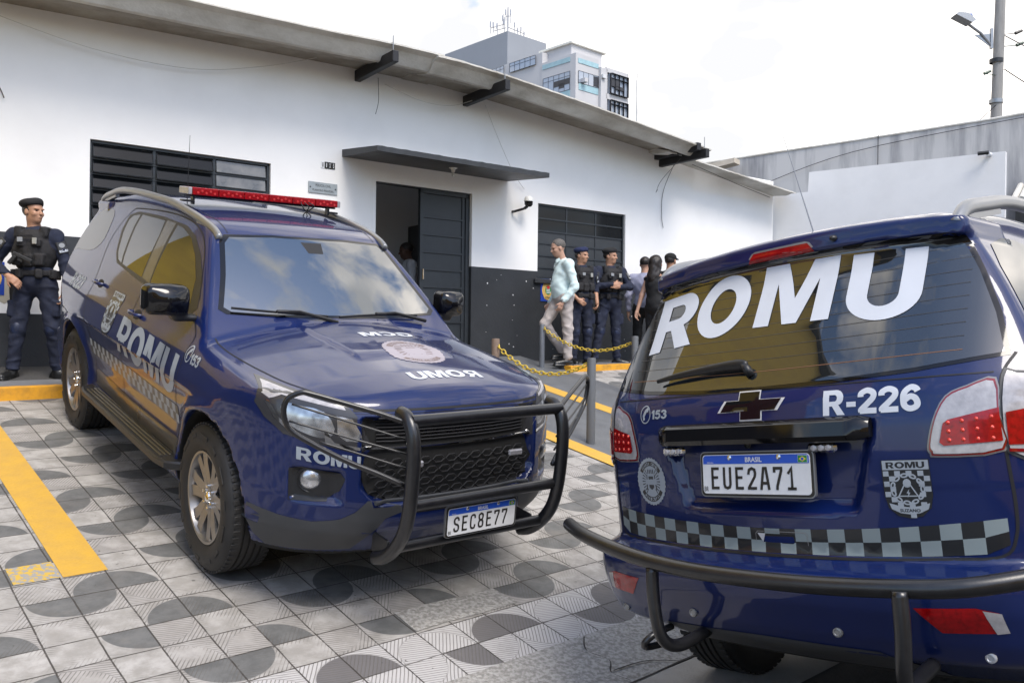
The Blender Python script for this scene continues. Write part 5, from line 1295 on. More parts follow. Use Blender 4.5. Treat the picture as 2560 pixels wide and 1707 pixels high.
    words('lettering','ROMU',(.67,.05),(.43,.095),'top',M['decw'],root,(0,-1),(-1,0),.045,.005,.05)
    roundbadge(root,'top',(.33,.067),.34,.36,1,mat('worn_pale_badge',(.30,.27,.30),.4),mat('worn_brown_badge',(.13,.085,.08),.4),.005)
    for sd,v in((-1,'right'),(1,'left')):
        ux=1 if sd<0 else -1
        words('lettering','ROMU',(-1.07,.935),(1.14,.235),v,M['dec'],root,(ux,-.035*ux),(0,1),.04,.0045,.05)
        shield(root,v,(-1.93,1.035),.25,.29,ux,'SUZANO')
        words('lettering','R-223',(-3.02,1.12),(.36,.10),v,M['dec'],root,(ux,0),(0,1),.04,.005,.05)
        checker('checker_band',v,(-2.36,0),(-.45,0),[lambda x:.775-.02*(x+1.4),lambda x:.725-.02*(x+1.4),lambda x:.675-.02*(x+1.4)],36,.0042,root)
        words('lettering','153',(-.265,1.045),(.13,.055),v,M['dec'],root,(ux,0),(0,1),.05,.005,.05)
        cxh=-.385;czh=1.06;T=np.arange(0,6.28,.26)
        poly('phone_sticker',[[(cxh+.045*math.cos(t),czh+.045*math.sin(t)) for t in T],[(cxh+.038*math.cos(t),czh+.038*math.sin(t)) for t in T]],v,M['dec'],root,.005,.05)
        poly('phone_sticker',[(cxh+a*.85,czh+b*.85) for a,b in((-.018,-.035),(-.002,-.03),(-.008,-.012),(.012,.015),(.022,.012),(.03,.032),(.015,.04),(-.006,.026),(-.026,-.006))],v,M['dec'],root,.005,.05)
    # wipers
    for y0,y1,xx in((-.655,-.12,0),(-.05,.53,0)):
        pts=[]
        for t in np.linspace(0,1,9):
            y=y0+(y1-y0)*t;z=1.292-.028*t if y0<-.3 else 1.262+.01*math.sin(3*t)
            tt=march(bodyf,[(3,y,z)],[(-1,0,0)],1.8,4.4)[0];pts.append((3-tt+.022,y,z+.012))
        w=MB().tube(pts,[.007]*9,6).build('wiper',M['blk'],root,ang=40)
        MB().tube([np.array(pts[4])+(.0,0,.004),np.array(pts[5])+(.012,.03,.012),np.array(pts[8])+(.03,.05,-.03)],[.012,.010,.012],6).build('wiper_arm',M['blk'],w)
        MB().box(np.array(pts[4])+(.006,0,.006),(.03,.07,.02),bev=.006).build('wiper_joint',M['blk'],w)
    # bull bar
    bb=bpy.data.objects.new('bull_bar',None);COL.objects.link(bb);bb.parent=root
    prof=[(1.045,1.060),(1.095,1.055),(1.145,1.015),(1.175,.93),(1.185,.80),(1.18,.65),(1.15,.53),(1.08,.43),(1.0,.365),(.93,.335)]
    for sd in(-1,1):
        Pp=smoothpath([(x,sd*.44,z) for x,z in prof],4)
        MB().tube(Pp,[.033]*len(Pp),12,flat=.95,up=(1,0,0)).build('upright',M['tube'],bb,smooth=True)
        loop=[(1.11,-.455,1.035),(1.05,-.56,1.07),(.983,-.673,1.10),(.903,-.809,1.135),(.880,-.849,1.137),(.854,-.893,1.105),(.848,-.903,1.044),(.864,-.877,.973),(.910,-.797,.917),(.992,-.657,.843),(1.06,-.54,.795),(1.125,-.44,.75)]
        Lp=smoothpath([(x,y*-sd,z) for x,y,z in loop],4);MB().tube(Lp,.0125,10).build('lamp_guard',M['tube'],bb,smooth=True)
        mb=MB()
        for a,b in(((.864,-.876,1.085),(1.12,-.45,.96)),((.861,-.882,1.01),(1.125,-.445,.895)),((.93,-.765,.925),(1.13,-.435,.828))):
            q=[(a[0],-sd*a[1],a[2]),((a[0]+b[0])/2,-sd*((a[1]+b[1])/2),(a[2]+b[2])/2),(b[0],-sd*b[1],b[2])];mb.tube(smoothpath(q,4),.005,6)
        mb.build('guard_rod',M['tube'],bb,smooth=True)
    for x,z,r_ in((1.135,1.045,.028),(1.165,.665,.026),(1.09,.445,.026)):
        MB().tube([(x,y,z) for y in(-.44,-.2,0,.2,.44)],r_,14).build('cross_tube',M['tube'],bb,ang=40)
    for sd in(-1,1): MB().box((.95,sd*.43,.40),(.14,.012,.10),bev=.004).build('bracket',M['tube'],bb)
    number_plate(root,(1.145,.0,.545),(0,1,0),(-.03,0,1),(1,0,.03),'SEC8E77','white and blue number plate reading SEC8E77')
    for y in(-.30,.30):
        sx=1.155;st=MB().box((.99,y,.79),(.02,.085,.03),bev=.006).build('strobe_light',M['clr'],root)
    # light bar
    lb=bpy.data.objects.new('light_bar',None);COL.objects.link(lb);lb.parent=root
    X0=-1.69
    MB().box((X0,.02,1.877),(.18,1.05,.014),bev=.008).build('light_bar_base',M['blk'],lb,ang=40)
    for a in range(6):
        y0=-.505+a*1.06/6;y1=y0+1.06/6-.005;L_=MB().box((X0,(y0+y1)/2,1.908),(.20,y1-y0+.003,.050),bev=.004).build('red_lens',M['red'],lb,ang=40)
        mb=MB()
        for q in range(5): mb.lathe([(0,.0015),(.008,.001),(.009,-.002)],(X0+.101,y0+.035+q*.028,1.906+(.006 if q%2 else -.006)),8,axis='x')
        mb.build('led_cluster',mat('pink_led',(.50,.03,.03),.3) if a==0 else bpy.data.materials['pink_led'],L_)
    for sd in(-1,1): MB().box((X0,.0225+sd*.541,1.908),(.19,.026,.048),bev=.004).build('clear_end',M['clr'],lb,ang=40)
    for sd in(-1,1):
        mb=MB();mb.box((X0+.06,sd*.49,1.855),(.05,.014,.07),bev=.004);mb.box((X0+.06,sd*.525,1.842),(.06,.08,.014),bev=.004);mb.build('light_bar_bracket',M['tube'],lb,ang=40)
    rr=random.Random(2)
    for q in range(3):
        pts=[(X0+.12,.25+q*.03,1.90),(X0+.15,.26+q*.04,1.86+.01*q),(X0+.10,.30+q*.01,1.84),(X0+.13,.33-q*.03,1.81),(X0+.02,.36,1.785)];MB().tube(smoothpath(pts,4),.004,5).build('cable',M['gap'],lb,smooth=True)
    MB().tube([(-1.95,-.42,1.77),(-1.98,-.41,2.28)],[.004,.0015],5).build('antenna',M['gap'],root)
    # inner mirror pod behind the windscreen reads as a dark patch
    P('mirror_pod',[(-.07,1.66),(.07,1.66),(.05,1.60),(-.05,1.60)],'front','gap',.0055,.05)
    return root
def vehicleB():
    root=empty('police_car',TB,RB);tag(root,'dark blue police SUV seen from behind at the right with ROMU on its rear glass','car','dark blue police SUVs')
    car_common(root,(-.05,-.05,-.05,-.06),0)
    P=lambda n,l,v,m,o=.003,st=.04,sm=0,par=root:poly(n,l,v,M[m] if isinstance(m,str) else m,par,o,st,sm)
    sy=lambda L:L+[(-a,b) for a,b in L[::-1]]
    # rear glass, wrapping to the corners
    P('rear_window_border',sy([(.0,1.700),(.30,1.694),(.555,1.678),(.60,1.665),(.655,1.54),(.705,1.40),(.735,1.268),(.5,1.240),(.25,1.225),(0,1.22)]),'rear','gls',.003,.04)
    gl=P('rear_window',sy([(.0,1.694),(.30,1.688),(.55,1.670),(.585,1.658),(.64,1.54),(.69,1.40),(.72,1.278),(.5,1.252),(.25,1.237),(0,1.232)]),'rear','glass',.005,.04)
    for k in range(9):
        z0=1.285+k*.042
        Pz=[(y,z0+.02*abs(y)**1.5) for y in np.linspace(-.62,.62,12)]
        lay('heater_line',[(a,b+.0012) for a,b in Pz]+[(a,b-.0012) for a,b in Pz],[(i,i+1,12+i+1,12+i) for i in range(11)],'rear',mat('heater_line',(.16,.07,.03),.5) if k==0 else M['heater_line'] if 'heater_line' in M else M['sill'],gl,.0075,.06)
    # big letters placed one by one as in a fan
    for ch,c,sz,ux,vx in(('R',(.465,1.520),(.22,.225),(-1,.10),(.0,1)),('O',(.238,1.550),(.232,.24),(-1,.06),(-.03,1)),('M',(-.065,1.557),(.285,.228),(-1,-.02),(-.03,1)),('U',(-.372,1.533),(.238,.237),(-1,-.06),(-.02,1))):
        words('lettering',ch,c,sz,'rear',M['decw'],gl,ux,vx,.05,.013,.03)
    words('lettering','R-226',(-.382,1.164),(.285,.080),'rear',M['decw'],root,(-1,.0),(0,1),.05,.004,.04)
    words('lettering','153',(.420,1.163),(.080,.034),'rear',M['dec'],root,(-1,0),(0,1),.05,.004,.04)
    T=np.arange(0,6.28,.26)
    poly('phone_sticker',[[(.495+.028*math.cos(t),1.165+.034*math.sin(t)) for t in T],[(.495+.024*math.cos(t),1.165+.030*math.sin(t)) for t in T]],'rear',M['dec'],root,.004,.04)
    poly('phone_sticker',[(.495-a*.6,1.165+b*.65) for a,b in((-.018,-.035),(-.002,-.03),(-.008,-.012),(.012,.015),(.022,.012),(.03,.032),(.015,.04),(-.006,.026),(-.026,-.006))],'rear',M['dec'],root,.004,.04)
    emblem(root,.018,1.172,'rear',.257,.10,.006)
    # garnish bar over the plate
    def rx(y,z,f=bodyf): return -6+march(f,[(-6,y,z)],[(1,0,0)],1.6,3.2)[0]
    pr=[];ys=np.linspace(-.385,.405,25);V=[]
    for y in ys:
        e=min(1,(.5-abs((y-.01)/.792))/.035);xb=rx(y,1.13)
        e=max(.25,e)**.5
        for dx,z in((.01,1.122),(-.030,1.120),(-.050,1.106),(-.056,1.064),(-.045,1.048),(.03,1.045)): V.append((xb+dx*e,y,1.085+(z-1.085)*(.55+.45*e)))
    k=6;F=[(a*k+b,a*k+(b+1)%k,(a+1)*k+(b+1)%k,(a+1)*k+b) for a in range(24) for b in range(k)]+[tuple(range(k)),tuple(24*k+b for b in range(k))[::-1]]
    gb=fixn(mesh_obj('plate_garnish',V,F,M['gls'],root,True,ang=40))
    MB().lathe([(0,.006),(.010,.004),(.012,0)],(rx(.04,1.03)-.02,.04,1.042),12,axis='x').build('reversing_camera',M['blk'],root)
    for y in(.325,-.24):
        xb=-3.905
        st=MB().box((xb,y,1.028),(.018,.098,.030),bev=.008).build('strobe_light',M['chr'],root,ang=40)
        mb=MB()
        for q in range(3): mb.lathe([(.0,-.014),(.009,-.012),(.011,0)],(xb,y-.024+q*.024,1.028),12,axis='x')
        mb.build('led_cluster',M['clr'],st)
    number_plate(root,(-3.915,.0,.948),(0,-1,0),(.08,0,1),(-1,0,.08),'EUE2A71','white and blue number plate reading EUE2A71')
    # tail lamps: tailgate half and body half
    for sd in(-1,1):
        s_=lambda L:[(sd*a,b) for a,b in L]
        inner=s_([(.706,1.206),(.64,1.190),(.585,1.163),(.551,1.094),(.533,1.02),(.538,.998),(.556,.988),(.716,.998),(.712,1.10)])
        tl=P('tail_light',inner,'rear',mat('lamp_rim_grey',(.20,.19,.19),.2,coat=1),.006,.03,3)
        c=np.array([.63*sd,1.085]);sh=lambda L,k:[(c[0]+(a-c[0])*k,c[1]+(b-c[1])*k) for a,b in L]
        P('lamp_edge_line',sh(inner,.955),'rear','redd',.013,.02,3,tl)
        P('clear_lens',sh(inner,.90),'rear','clr',.020,.02,3,tl)
        P('red_lens',s_([(.708,1.120),(.59,1.094),(.577,1.084),(.565,1.030),(.575,1.020),(.711,1.027)]),'rear','red',.028,.02,0,tl)
        mb=MB()
        for r_ in range(3):
            for q in range(4):
                y=sd*(.592+.034*q);z=1.036+.025*r_+q*.0035*r_*.5
                x=rx(y,z)-.0105;MB().lathe([(0,-.003),(.004,-.002),(.0065,.001)],(x,y,z),8,axis='x').build('led',M['led'],tl)
        # outer half wraps on the corner; laid from the rear quarter
        outer=s_([(.716,1.212),(.745,1.222),(.80,1.205),(.845,1.15),(.868,1.06),(.862,.99),(.83,.975),(.72,.992)])
        ol=P('tail_light',outer,'rear',M['lamp_rim'] if 'lamp_rim' in M else 'dgp',.006,.02,3)
        P('clear_lens',[( (a-sd*.79)*.92+sd*.79,(b-1.09)*.93+1.09) for a,b in outer],'rear','clr',.018,.02,3,ol)
        P('red_lens',s_([(.722,1.105),(.845,1.128),(.852,1.07),(.845,1.01),(.722,1.015)]),'rear','red',.026,.02,0,ol)
        P('lamp_edge_line',s_([(.722,1.005),(.845,.992),(.84,.984),(.722,.996)]),'rear','redd',.026,.02,0,ol)
        # reflectors in the bumper
        rf=P('bumper_reflector',s_([(.49,.578),(.64,.585),(.69,.572),(.70,.515),(.55,.510)]),'rear','red',.004,.03)
        P('reversing_lamp',s_([(.655,.578),(.695,.570),(.703,.516),(.675,.512)]),'rear','clr',.006,.03,0,rf)
        for y,z in((.645,.440),(.26,.482)):
            xx=rx(sd*y,z)-.004;MB().lathe([(0,-.004),(.008,-.004),(.010,-.006),(.014,-.005),(.015,.004)],(xx,sd*y,z),18,axis='x').build('parking_sensor',mat('silver_sensor',(.5,.51,.53),.35,.4) if sd<0 and y>.5 else M['sil'],root,ang=40)
    # tailgate seam and chequered band
    def gapr(P_,w=.004,o=.0025):
        P_=np.array(smoothpath(P_,5));T=np.gradient(P_,axis=0);T/=np.linalg.norm(T,axis=1)[:,None];N_=np.stack([-T[:,1],T[:,0]],1)*w;n=len(P_)
        return lay('panel_gap',np.r_[P_+N_,P_-N_],[(i,i+1,n+i+1,n+i) for i in range(n-1)],'rear',M['gap'],root,o,.04)
    for sd in(-1,1): gapr([(sd*.745,1.275),(sd*.718,1.21),(sd*.714,1.1),(sd*.718,.97),(sd*.722,.85),(sd*.715,.76),(sd*.68,.705),(sd*.55,.696),(sd*.3,.686),(0,.683)])
    gapr([(y,1.222-.0*y) for y in(-.70,-.4,0,.4,.70)],.002)
    tp=lambda y:.769+.085*y*y;bt=lambda y:.690+.05*y*y+.05*max(0,abs(y)-.665)/.08
    checker('checker_band','rear',(.70,0),(-.70,0),[tp,lambda y:(tp(y)+bt(y))/2,bt],26,.0035,root,start=1,mats=('dec2','deck'))
    # handle recess
    rr_=lambda y0,y1,z0,z1,r=.008:[(y0,z0+r),(y0,z1-r),(y0-r*np.sign(y0-y1),z1),(y1+r*np.sign(y0-y1),z1),(y1,z1-r),(y1,z0+r),(y1+r*np.sign(y0-y1),z0),(y0-r*np.sign(y0-y1),z0)]
    hr=poly('tailgate_handle',[rr_(.035,-.150,.703,.760),rr_(.033,-.148,.705,.758)],'rear',M['sil'],root,.0046,.03)
    P('handle_pocket_shade',[(.025,.752),(-.105,.752),(-.108,.728),(-.098,.722),(.005,.722),(.012,.730)],'rear','gap',.0050,.03,0,hr)  # flat black patch, paints the shade at the top of the pocket
    P('handle_pocket_floor',[(.002,.743),(-.100,.745),(-.104,.728),(-.098,.724),(.004,.724)],'rear','paint',.0056,.03,0,hr)
    P('handle_edge',[(.027,.753),(-.002,.752),(.008,.724)],'rear',mat('handle_chrome',(.6,.6,.62),.3,.3),.0062,.03,0,hr)  # silver triangle, the chrome bit of the handle
    roundbadge(root,'rear',(.480,.916),.152,.175,-1,M['dec'],M['deck'],.004)
    shield(root,'rear',(-.468,.898),.130,.172,-1,'SUZANO')
    # black valance
    P('rear_valance',[(.42,.425),(0,.435),(-.36,.430),(-.42,.40),(-.46,.34),(-.46,.315),(.46,.315),(.46,.36)],'rear','dgp',.005,.04)
    # spoiler lamp, washer, antenna
    br=P('brake_light',[(.147,1.695),(.120,1.732),(.105,1.738),(-.095,1.738),(-.112,1.732),(-.137,1.695)],'rear','sil',.006,.03);P('red_lens',[(.137,1.699),(.112,1.731),(-.103,1.731),(-.127,1.699)],'rear','red',.008,.03,0,br)
    MB().lathe([(0,-.02),(.008,-.018),(.012,0),(.014,.01)],(rx(-.20,1.728),-.20,1.728),12,axis='x').build('washer_nozzle',M['blk'],root,smooth=True)
    MB().tube([(-3.35,-.02,1.735),(-3.34,-.01,1.77),(-3.30,.12,2.30)],[.012,.003,.0008],6).build('antenna',M['sil'],root)
    # wiper
    def wx(y,z): return rx(y,z)-.026
    pts=smoothpath([(wx(.45,1.287),.45,1.287),(wx(.36,1.299),.36,1.299),(wx(.24,1.309),.24,1.309),(wx(.11,1.316)-.004,.11,1.316),(wx(.045,1.312)-.004,.045,1.312)],4)
    w=MB().tube(pts,np.r_[np.linspace(.007,.019,13),[.020,.020,.018,.013]],10,flat=.6).build('rear_wiper',M['blk'],root,smooth=True)
    MB().tube([(wx(.07,1.315),.07,1.315),(wx(.045,1.30)-.002,.045,1.300),(wx(.035,1.28)+.02,.035,1.275)],[.014,.016,.015],8).build('wiper_pivot',M['blk'],w,smooth=True)
    # rear step bar
    rb=bpy.data.objects.new('rear_bar',None);COL.objects.link(rb);rb.parent=root
    mp=[(.80,-3.98,.762),(.66,-4.06,.742),(.48,-4.115,.712),(.30,-4.135,.682),(.07,-4.145,.662),(-.25,-4.14,.655),(-.52,-4.115,.662),(-.68,-4.06,.67),(-.82,-3.95,.69)]
    Pm=smoothpath([(x,y,z) for y,x,z in mp],5);MB().tube(Pm,.026,14).build('cross_tube',M['tube'],rb,ang=40)
    for y in(.285,-.535):
        q=smoothpath([(-4.135,y,.66),(-4.14,y,.55),(-4.135,y-.01*np.sign(y),.45),(-4.10,y-.02*np.sign(y),.405),(-4.03,y-.03*np.sign(y),.395),(-3.90,y-.03*np.sign(y),.41)],5);MB().tube(q,.0215,12).build('support_tube',M['tube'],rb,smooth=True)
    MB().tube(smoothpath([(-3.88,.42,.40),(-3.96,.44,.385),(-3.99,.46,.36),(-3.96,.48,.335),(-3.88,.47,.33)],4),.013,8).build('tow_hook',M['tube'],root,smooth=True)
    return root
TA=np.array([-.899,5.049,-1.1756]);TB=np.array([3.7485,5.4153,-1.377])
def rotm(rx,ry,rz):
    rx,ry,rz=[math.radians(a) for a in(rx,ry,rz)];cx,sx,cy,sy,cz,sz=math.cos(rx),math.sin(rx),math.cos(ry),math.sin(ry),math.cos(rz),math.sin(rz)
    return np.array([[cz,-sz,0],[sz,cz,0],[0,0,1]])@np.array([[cy,0,sy],[0,1,0],[-sy,0,cy]])@np.array([[1,0,0],[0,cx,-sx],[0,sx,cx]])
RA=rotm(1.508,9.955,-50.561);RB=rotm(-7.03,.127,42.98)
BODY=build_body_mesh()
vehicleA();vehicleB()
bpy.data.objects.remove(BODY)

# ---------- people ----------
def skin_mat(n,c): return mat(n,c,.5,spec=.4,var=.10,vscale=12,col2=None,bump=.05,bscale=80)
SK1=skin_mat('skin_tan',(.40,.215,.135));SK2=skin_mat('skin_light',(.46,.27,.19));SK3=skin_mat('skin_brown',(.10,.05,.032))
NAVY=mat('navy_uniform_cloth',(.010,.014,.032),.85,var=.35,vscale=7,bump=.5,bscale=22)
VEST=mat('black_vest_cloth',(.013,.012,.013),.8,var=.5,vscale=14,bump=.5,bscale=40)
BOOT=mat('black_boot_leather',(.010,.010,.010),.32,var=.3,vscale=30,bump=.2,bscale=60)
HAIR=mat('dark_hair',(.016,.011,.009),.5,var=.5,vscale=40,streak=(1,1,.15),bump=.4,bscale=70)
GREYH=mat('short_greying_hair',(.10,.09,.08),.7,var=.5,vscale=60)
EYE=mat('eye_dark',(.01,.008,.006),.2);EYEW=mat('eye_white',(.55,.52,.5),.3)
PATCH=mat('grey_patch',(.25,.26,.27),.6)
def nz(v): v=np.array(v,float);return v/(np.linalg.norm(v)+1e-9)
def rz(a): c,s=math.cos(a),math.sin(a);return np.array([[c,-s,0],[s,c,0],[0,0,1]])
def ry(a): c,s=math.cos(a),math.sin(a);return np.array([[c,0,s],[0,1,0],[-s,0,c]])
def hand(s,w,d,n,side,curl=.5,sc=1.0):
    """w wrist, d pointing direction, n palm normal (palm faces n), side: +1/-1 which edge carries the thumb"""
    w=np.array(w,float);d=nz(d);n=np.array(n,float);n=nz(n-d*(n@d));t=np.cross(n,d)*side
    s.cone(w,w+d*.03*sc,.025*sc,.028*sc,.01)
    R=np.stack([d,t,n],1)
    s.box(w+d*.055*sc,(.042*sc,.039*sc,.014*sc),R,.012*sc,.012)
    for k,(o,L) in enumerate(((.030,.070),(.010,.080),(-.010,.074),(-.029,.058))):
        b=w+d*.092*sc+t*o*sc;c=curl*(1+.12*k);a1=c*.7;a2=c*1.5;a3=c*2.2
        p=b
        for a,l,r0,r1 in((a1,.45,.0090,.0085),(a2,.32,.0085,.0078),(a3,.25,.0078,.0068)):
            q=p+(d*math.cos(a)+n*math.sin(a))*L*l*sc;s.cone(p,q,r0*sc,r1*sc,.004);p=q
    b=w+d*.028*sc+t*.030*sc;q=b+(d*.6+t*.62+n*.3)*.045*sc;s.cone(b,q,.013*sc,.0105*sc,.008);r=q+(d*.85+t*.15+n*.45)*.035*sc;s.cone(q,r,.0105*sc,.008*sc,.004)
def person(label,loc,fwd,J,skin=SK1,H=1.0,head=(0,0),top=None,legs=None,kit=None,hat=None,hair=None,shoes='boot',short=False,female=False,hands=None,h=.0105,group=None,belly=0,shoemat=None):
    D=dict(pelvis=(0,0,.95),chest=(0,0,1.27),neck=(0,0,1.46),head=(.02,0,1.612),sR=(0,-.19,1.40),sL=(0,.19,1.40),eR=(-.03,-.25,1.12),eL=(-.03,.25,1.12),wR=(.03,-.26,.86),wL=(.03,.26,.86),hR=(0,-.095,.92),hL=(0,.095,.92),kR=(.02,-.11,.50),kL=(.02,.11,.50),aR=(-.01,-.12,.09),aL=(-.01,.12,.09),tR=(1,-.15,0),tL=(1,.15,0))
    D.update(J);D={k:np.array(v,float) for k,v in D.items()}
    f=nz((*fwd,0));R=np.stack([f,np.array([-f[1],f[0],0]),np.array([0,0,1])],1)
    root=empty('person',loc,R*H);tag(root,label,'person',group)
    P=np.array([v for k,v in D.items() if k not in('tR','tL')]);lo=P.min(0)-[.26,.22,.12];hi=P.max(0)+[.26,.22,.20];lo[2]=-.03
    HR=rz(math.radians(head[0]))@ry(math.radians(-head[1]));hc=D['head']
    hp=lambda x,y,z:hc+HR@np.array([x,y,z])
    s=SDF(lo,hi,h)
    # trunk and limbs
    pel,ch,nk=D['pelvis'],D['chest'],D['neck']
    s.ell(pel,(.115,.15,.12),k=.04);s.cone(pel,ch,.12,.13,.06);s.ell(ch,(.12,.165,.17),k=.05);s.cone(D['sR'],D['sL'],.052,.052,.05);s.cone(ch+[0,0,.1],nk,.09,.055,.05)
    s.cone(nk-[0,0,.03],hc+HR@np.array([-.015,0,-.06]),.060,.056,.02)
    for q in 'RL':
        s.cone(D['s'+q],D['e'+q],.050,.040,.03);s.cone(D['e'+q],D['w'+q],.040,.026,.02)
        s.cone(D['h'+q],D['k'+q],.082,.055,.04);s.cone(D['k'+q],D['a'+q],.055,.038,.03)
    # head
    s.ell(hp(-.012,0,.035),(.098,.077,.088),HR,k=.02);s.ell(hp(.018,0,-.035),(.068,.058,.078),HR,k=.03);s.ell(hp(.052,0,-.082),(.026,.028,.022),HR,k=.02)
    s.cone(hp(.082,0,.012),hp(.103,0,-.024),.009,.014,.012);s.ell(hp(.097,.010,-.028),(.009,.008,.007),HR,k=.006);s.ell(hp(.097,-.010,-.028),(.009,.008,.007),HR,k=.006)
    for g_ in(-1,1):
        s.ell(hp(.080,g_*.030,.008),(.016,.019,.011),HR,k=.012,cut=True);s.ell(hp(.078,g_*.030,.026),(.016,.026,.008),HR,k=.012)
        s.ell(hp(-.008,g_*.078,-.005),(.020,.010,.030),HR,k=.008);s.ell(hp(.055,g_*.040,-.022),(.024,.020,.02),HR,k=.02)
    s.ell(hp(.082,0,-.053),(.013,.024,.005),HR,k=.006);s.ell(hp(.080,0,-.062),(.013,.020,.006),HR,k=.006)
    hd=hands or {}
    for q,sg in(('R',-1),('L',1)):
        d_,n_,c_=hd.get(q,(None,None,.45))
        if d_ is None: d_=nz(D['w'+q]-D['e'+q]);n_=np.array([0,-sg*1.0,0]) if abs(d_[1])<.8 else np.array([-1,0,0])
        # thumb edge points forward when palms face the thighs
        dd=nz(d_);nn2=np.array(n_,float);tt=np.cross(nn2,dd);side=1 if (tt@np.array([1,0,.3]))>0 else -1
        hand(s,D['w'+q],dd,nn2,side,c_,1.0)
    def skinfm(c):
        return np.zeros(len(c),int)
    body=s.mesh('body',[skin],root,None,relax=1)
    mb=MB()
    for g_ in(-1,1):
        e=hp(.070,g_*.030,.010);n=8
        mb.lathe([(0,-.010),(.007,-.007),(.010,0),(.007,.007),(0,.010)],e,8)
        
    ey=mb.build('eye',EYE,root,smooth=True)
    # clothes
    if legs is not None:
        t=SDF(lo,hi,h);w=.022
        t.ell(pel,(.135,.17,.13),k=.04);t.cone(pel,pel+[0,0,.10],.13,.135,.04)
        for q in 'RL':
            t.cone(D['h'+q],D['k'+q],.096,.070,.04);t.cone(D['k'+q],D['a'+q]+(D['k'+q]-D['a'+q])*.10,.070,.056 if shoes=='boot' else .060,.03)
            # folds
            fr=random.Random(len(label)*7+ord(q))
            for u_ in(.15,.35,.78,.88,.97): 
                u_+=fr.uniform(-.05,.03);c=D['k'+q]*(1-u_)+D['a'+q]*u_;t.ell(c+[fr.uniform(-.014,.012),fr.uniform(-.012,.012),0],(.066-.008*u_,.064-.008*u_,.011),rz(fr.uniform(0,3))@ry(fr.uniform(-.6,.6)),k=.022)
            for u_ in(.12,.3,.9):
                u_+=fr.uniform(-.06,.06);c=D['h'+q]*(1-u_)+D['k'+q]*u_;t.ell(c+[fr.uniform(-.01,.015),fr.uniform(-.01,.01),0],(.097-.022*u_,.094-.022*u_,.012),rz(fr.uniform(0,3))@ry(fr.uniform(-.7,.7)),k=.025)
            if kit=='guard': t.box(D['k'+q]*.55+D['h'+q]*.45+np.array([0,.075*(1 if q=='L' else -1),0]),(.075,.028,.08),None,.015,.01)
        t.plane((0,0,pel[2]+.10),(0,0,1));t.plane((0,0,.075),(0,0,-1))
        t.mesh('trousers',legs,root,relax=1,noise=.0035)
    if top is not None:
        t=SDF(lo,hi,h)
        t.ell(pel+[0,0,.05],(.135,.165,.12),k=.04);t.cone(pel,ch,.135,.145,.06);t.ell(ch,(.135,.185,.18),k=.05)
        if belly: t.ell(ch*.5+pel*.5+[.07,0,.0],(.11,.14,.15),k=.06)
        t.cone(D['sR'],D['sL'],.068,.068,.05);t.cone(ch+[0,0,.1],nk-[0,0,.01],.10,.066,.05)
        for q in 'RL':
            if not female:
                t.cone(D['s'+q],D['e'+q],.066,.053,.035);t.cone(D['e'+q],D['w'+q]*(.92)+D['e'+q]*.08,.053,.040,.025) if not short else None
                fr=random.Random(len(label)*5+ord(q))
                for u_ in(.4,.92): t.ell(D['s'+q]*(1-u_)+D['e'+q]*u_,(.060,.060,.012),rz(fr.uniform(0,3))@ry(fr.uniform(-.8,.8)),k=.03)
                if not short:
                    for u_ in(.15,.5,.8): t.ell(D['e'+q]*(1-u_)+D['w'+q]*u_,(.055-.014*u_,.055-.014*u_,.012),rz(fr.uniform(0,3))@ry(fr.uniform(-.8,.8)),k=.025)
        t.plane((0,0,pel[2]-(.02 if kit!='guard' else -.06)-(.06 if kit is None else 0)),(0,0,-1));t.plane(nk+np.array([0,0,.05]),(-.35,0,1))
        if female: t.plane((0,0,nk[2]-.05),(0,0,1))
        t.mesh('shirt',top,root,relax=1,noise=.003)
    if kit=='guard':
        t=SDF(lo,hi,h)
        t.ell(ch+[0,0,-.03],(.165,.205,.22),k=.03);t.cone(ch-[0,0,.12],ch+[0,0,.05],.16,.165,.03)
        t.plane((0,0,ch[2]+.175),(0,0,1));t.plane((0,0,pel[2]+.10),(0,0,-1))
        for q in(-1,1): t.box(ch+[0,q*.115,.15],(.12,.038,.055),None,.02,.02)
        for q in 'RL': t.ell(D['s'+q]+np.array([0,0,-.05]),(.10,.060,.10),k=.01,cut=True)
        for yy,zz,sx_ in((-.10,-.12,.045),(0.0,-.13,.045),(.10,-.12,.04),(-.07,.04,.05),(.075,.04,.05)): t.box(ch+[.150,yy,zz],(.032,.040,.055 if zz<0 else .035),None,.01,.006)
        vs=t.mesh('tactical_vest',VEST,root,relax=1,noise=.002)
        mb=MB();mb.box(ch+[.198,-.06,.065],(.008,.05,.045),bev=.01);mb.build('patch',PATCH,vs);MB().box(ch+[.198,.07,.055],(.008,.042,.06),bev=.012).build('patch',mat('silver_badge',(.45,.43,.38),.35,.6),vs)
        MB().box(ch+[.196,.0,.105],(.010,.11,.022),bev=.003).build('name_strip',VEST,vs)
        t=SDF(lo,hi,h);t.cone(pel+[0,-.03,.075],pel+[0,.03,.075],.155,.155,.02);t.plane((0,0,pel[2]+.105),(0,0,1));t.plane((0,0,pel[2]+.05),(0,0,-1))
        for a in(-1.2,-.5,.45,1.2,2.0): t.box(pel+[.165*math.cos(a),.19*math.sin(a),.07],(.028,.032,.045),rz(a),.01,.006)
        t.mesh('duty_belt',VEST,root,relax=1)
        hs=SDF(pel+[-.14,-.34,-.26],pel+[.16,-.08,.12],.010);hs.box(pel+[.0,-.20,-.09],(.045,.030,.12),ry(.1),.015);hs.box(pel+[.02,-.205,.03],(.03,.022,.05),ry(.35),.012);hs.mesh('holster',M['blk'],root)
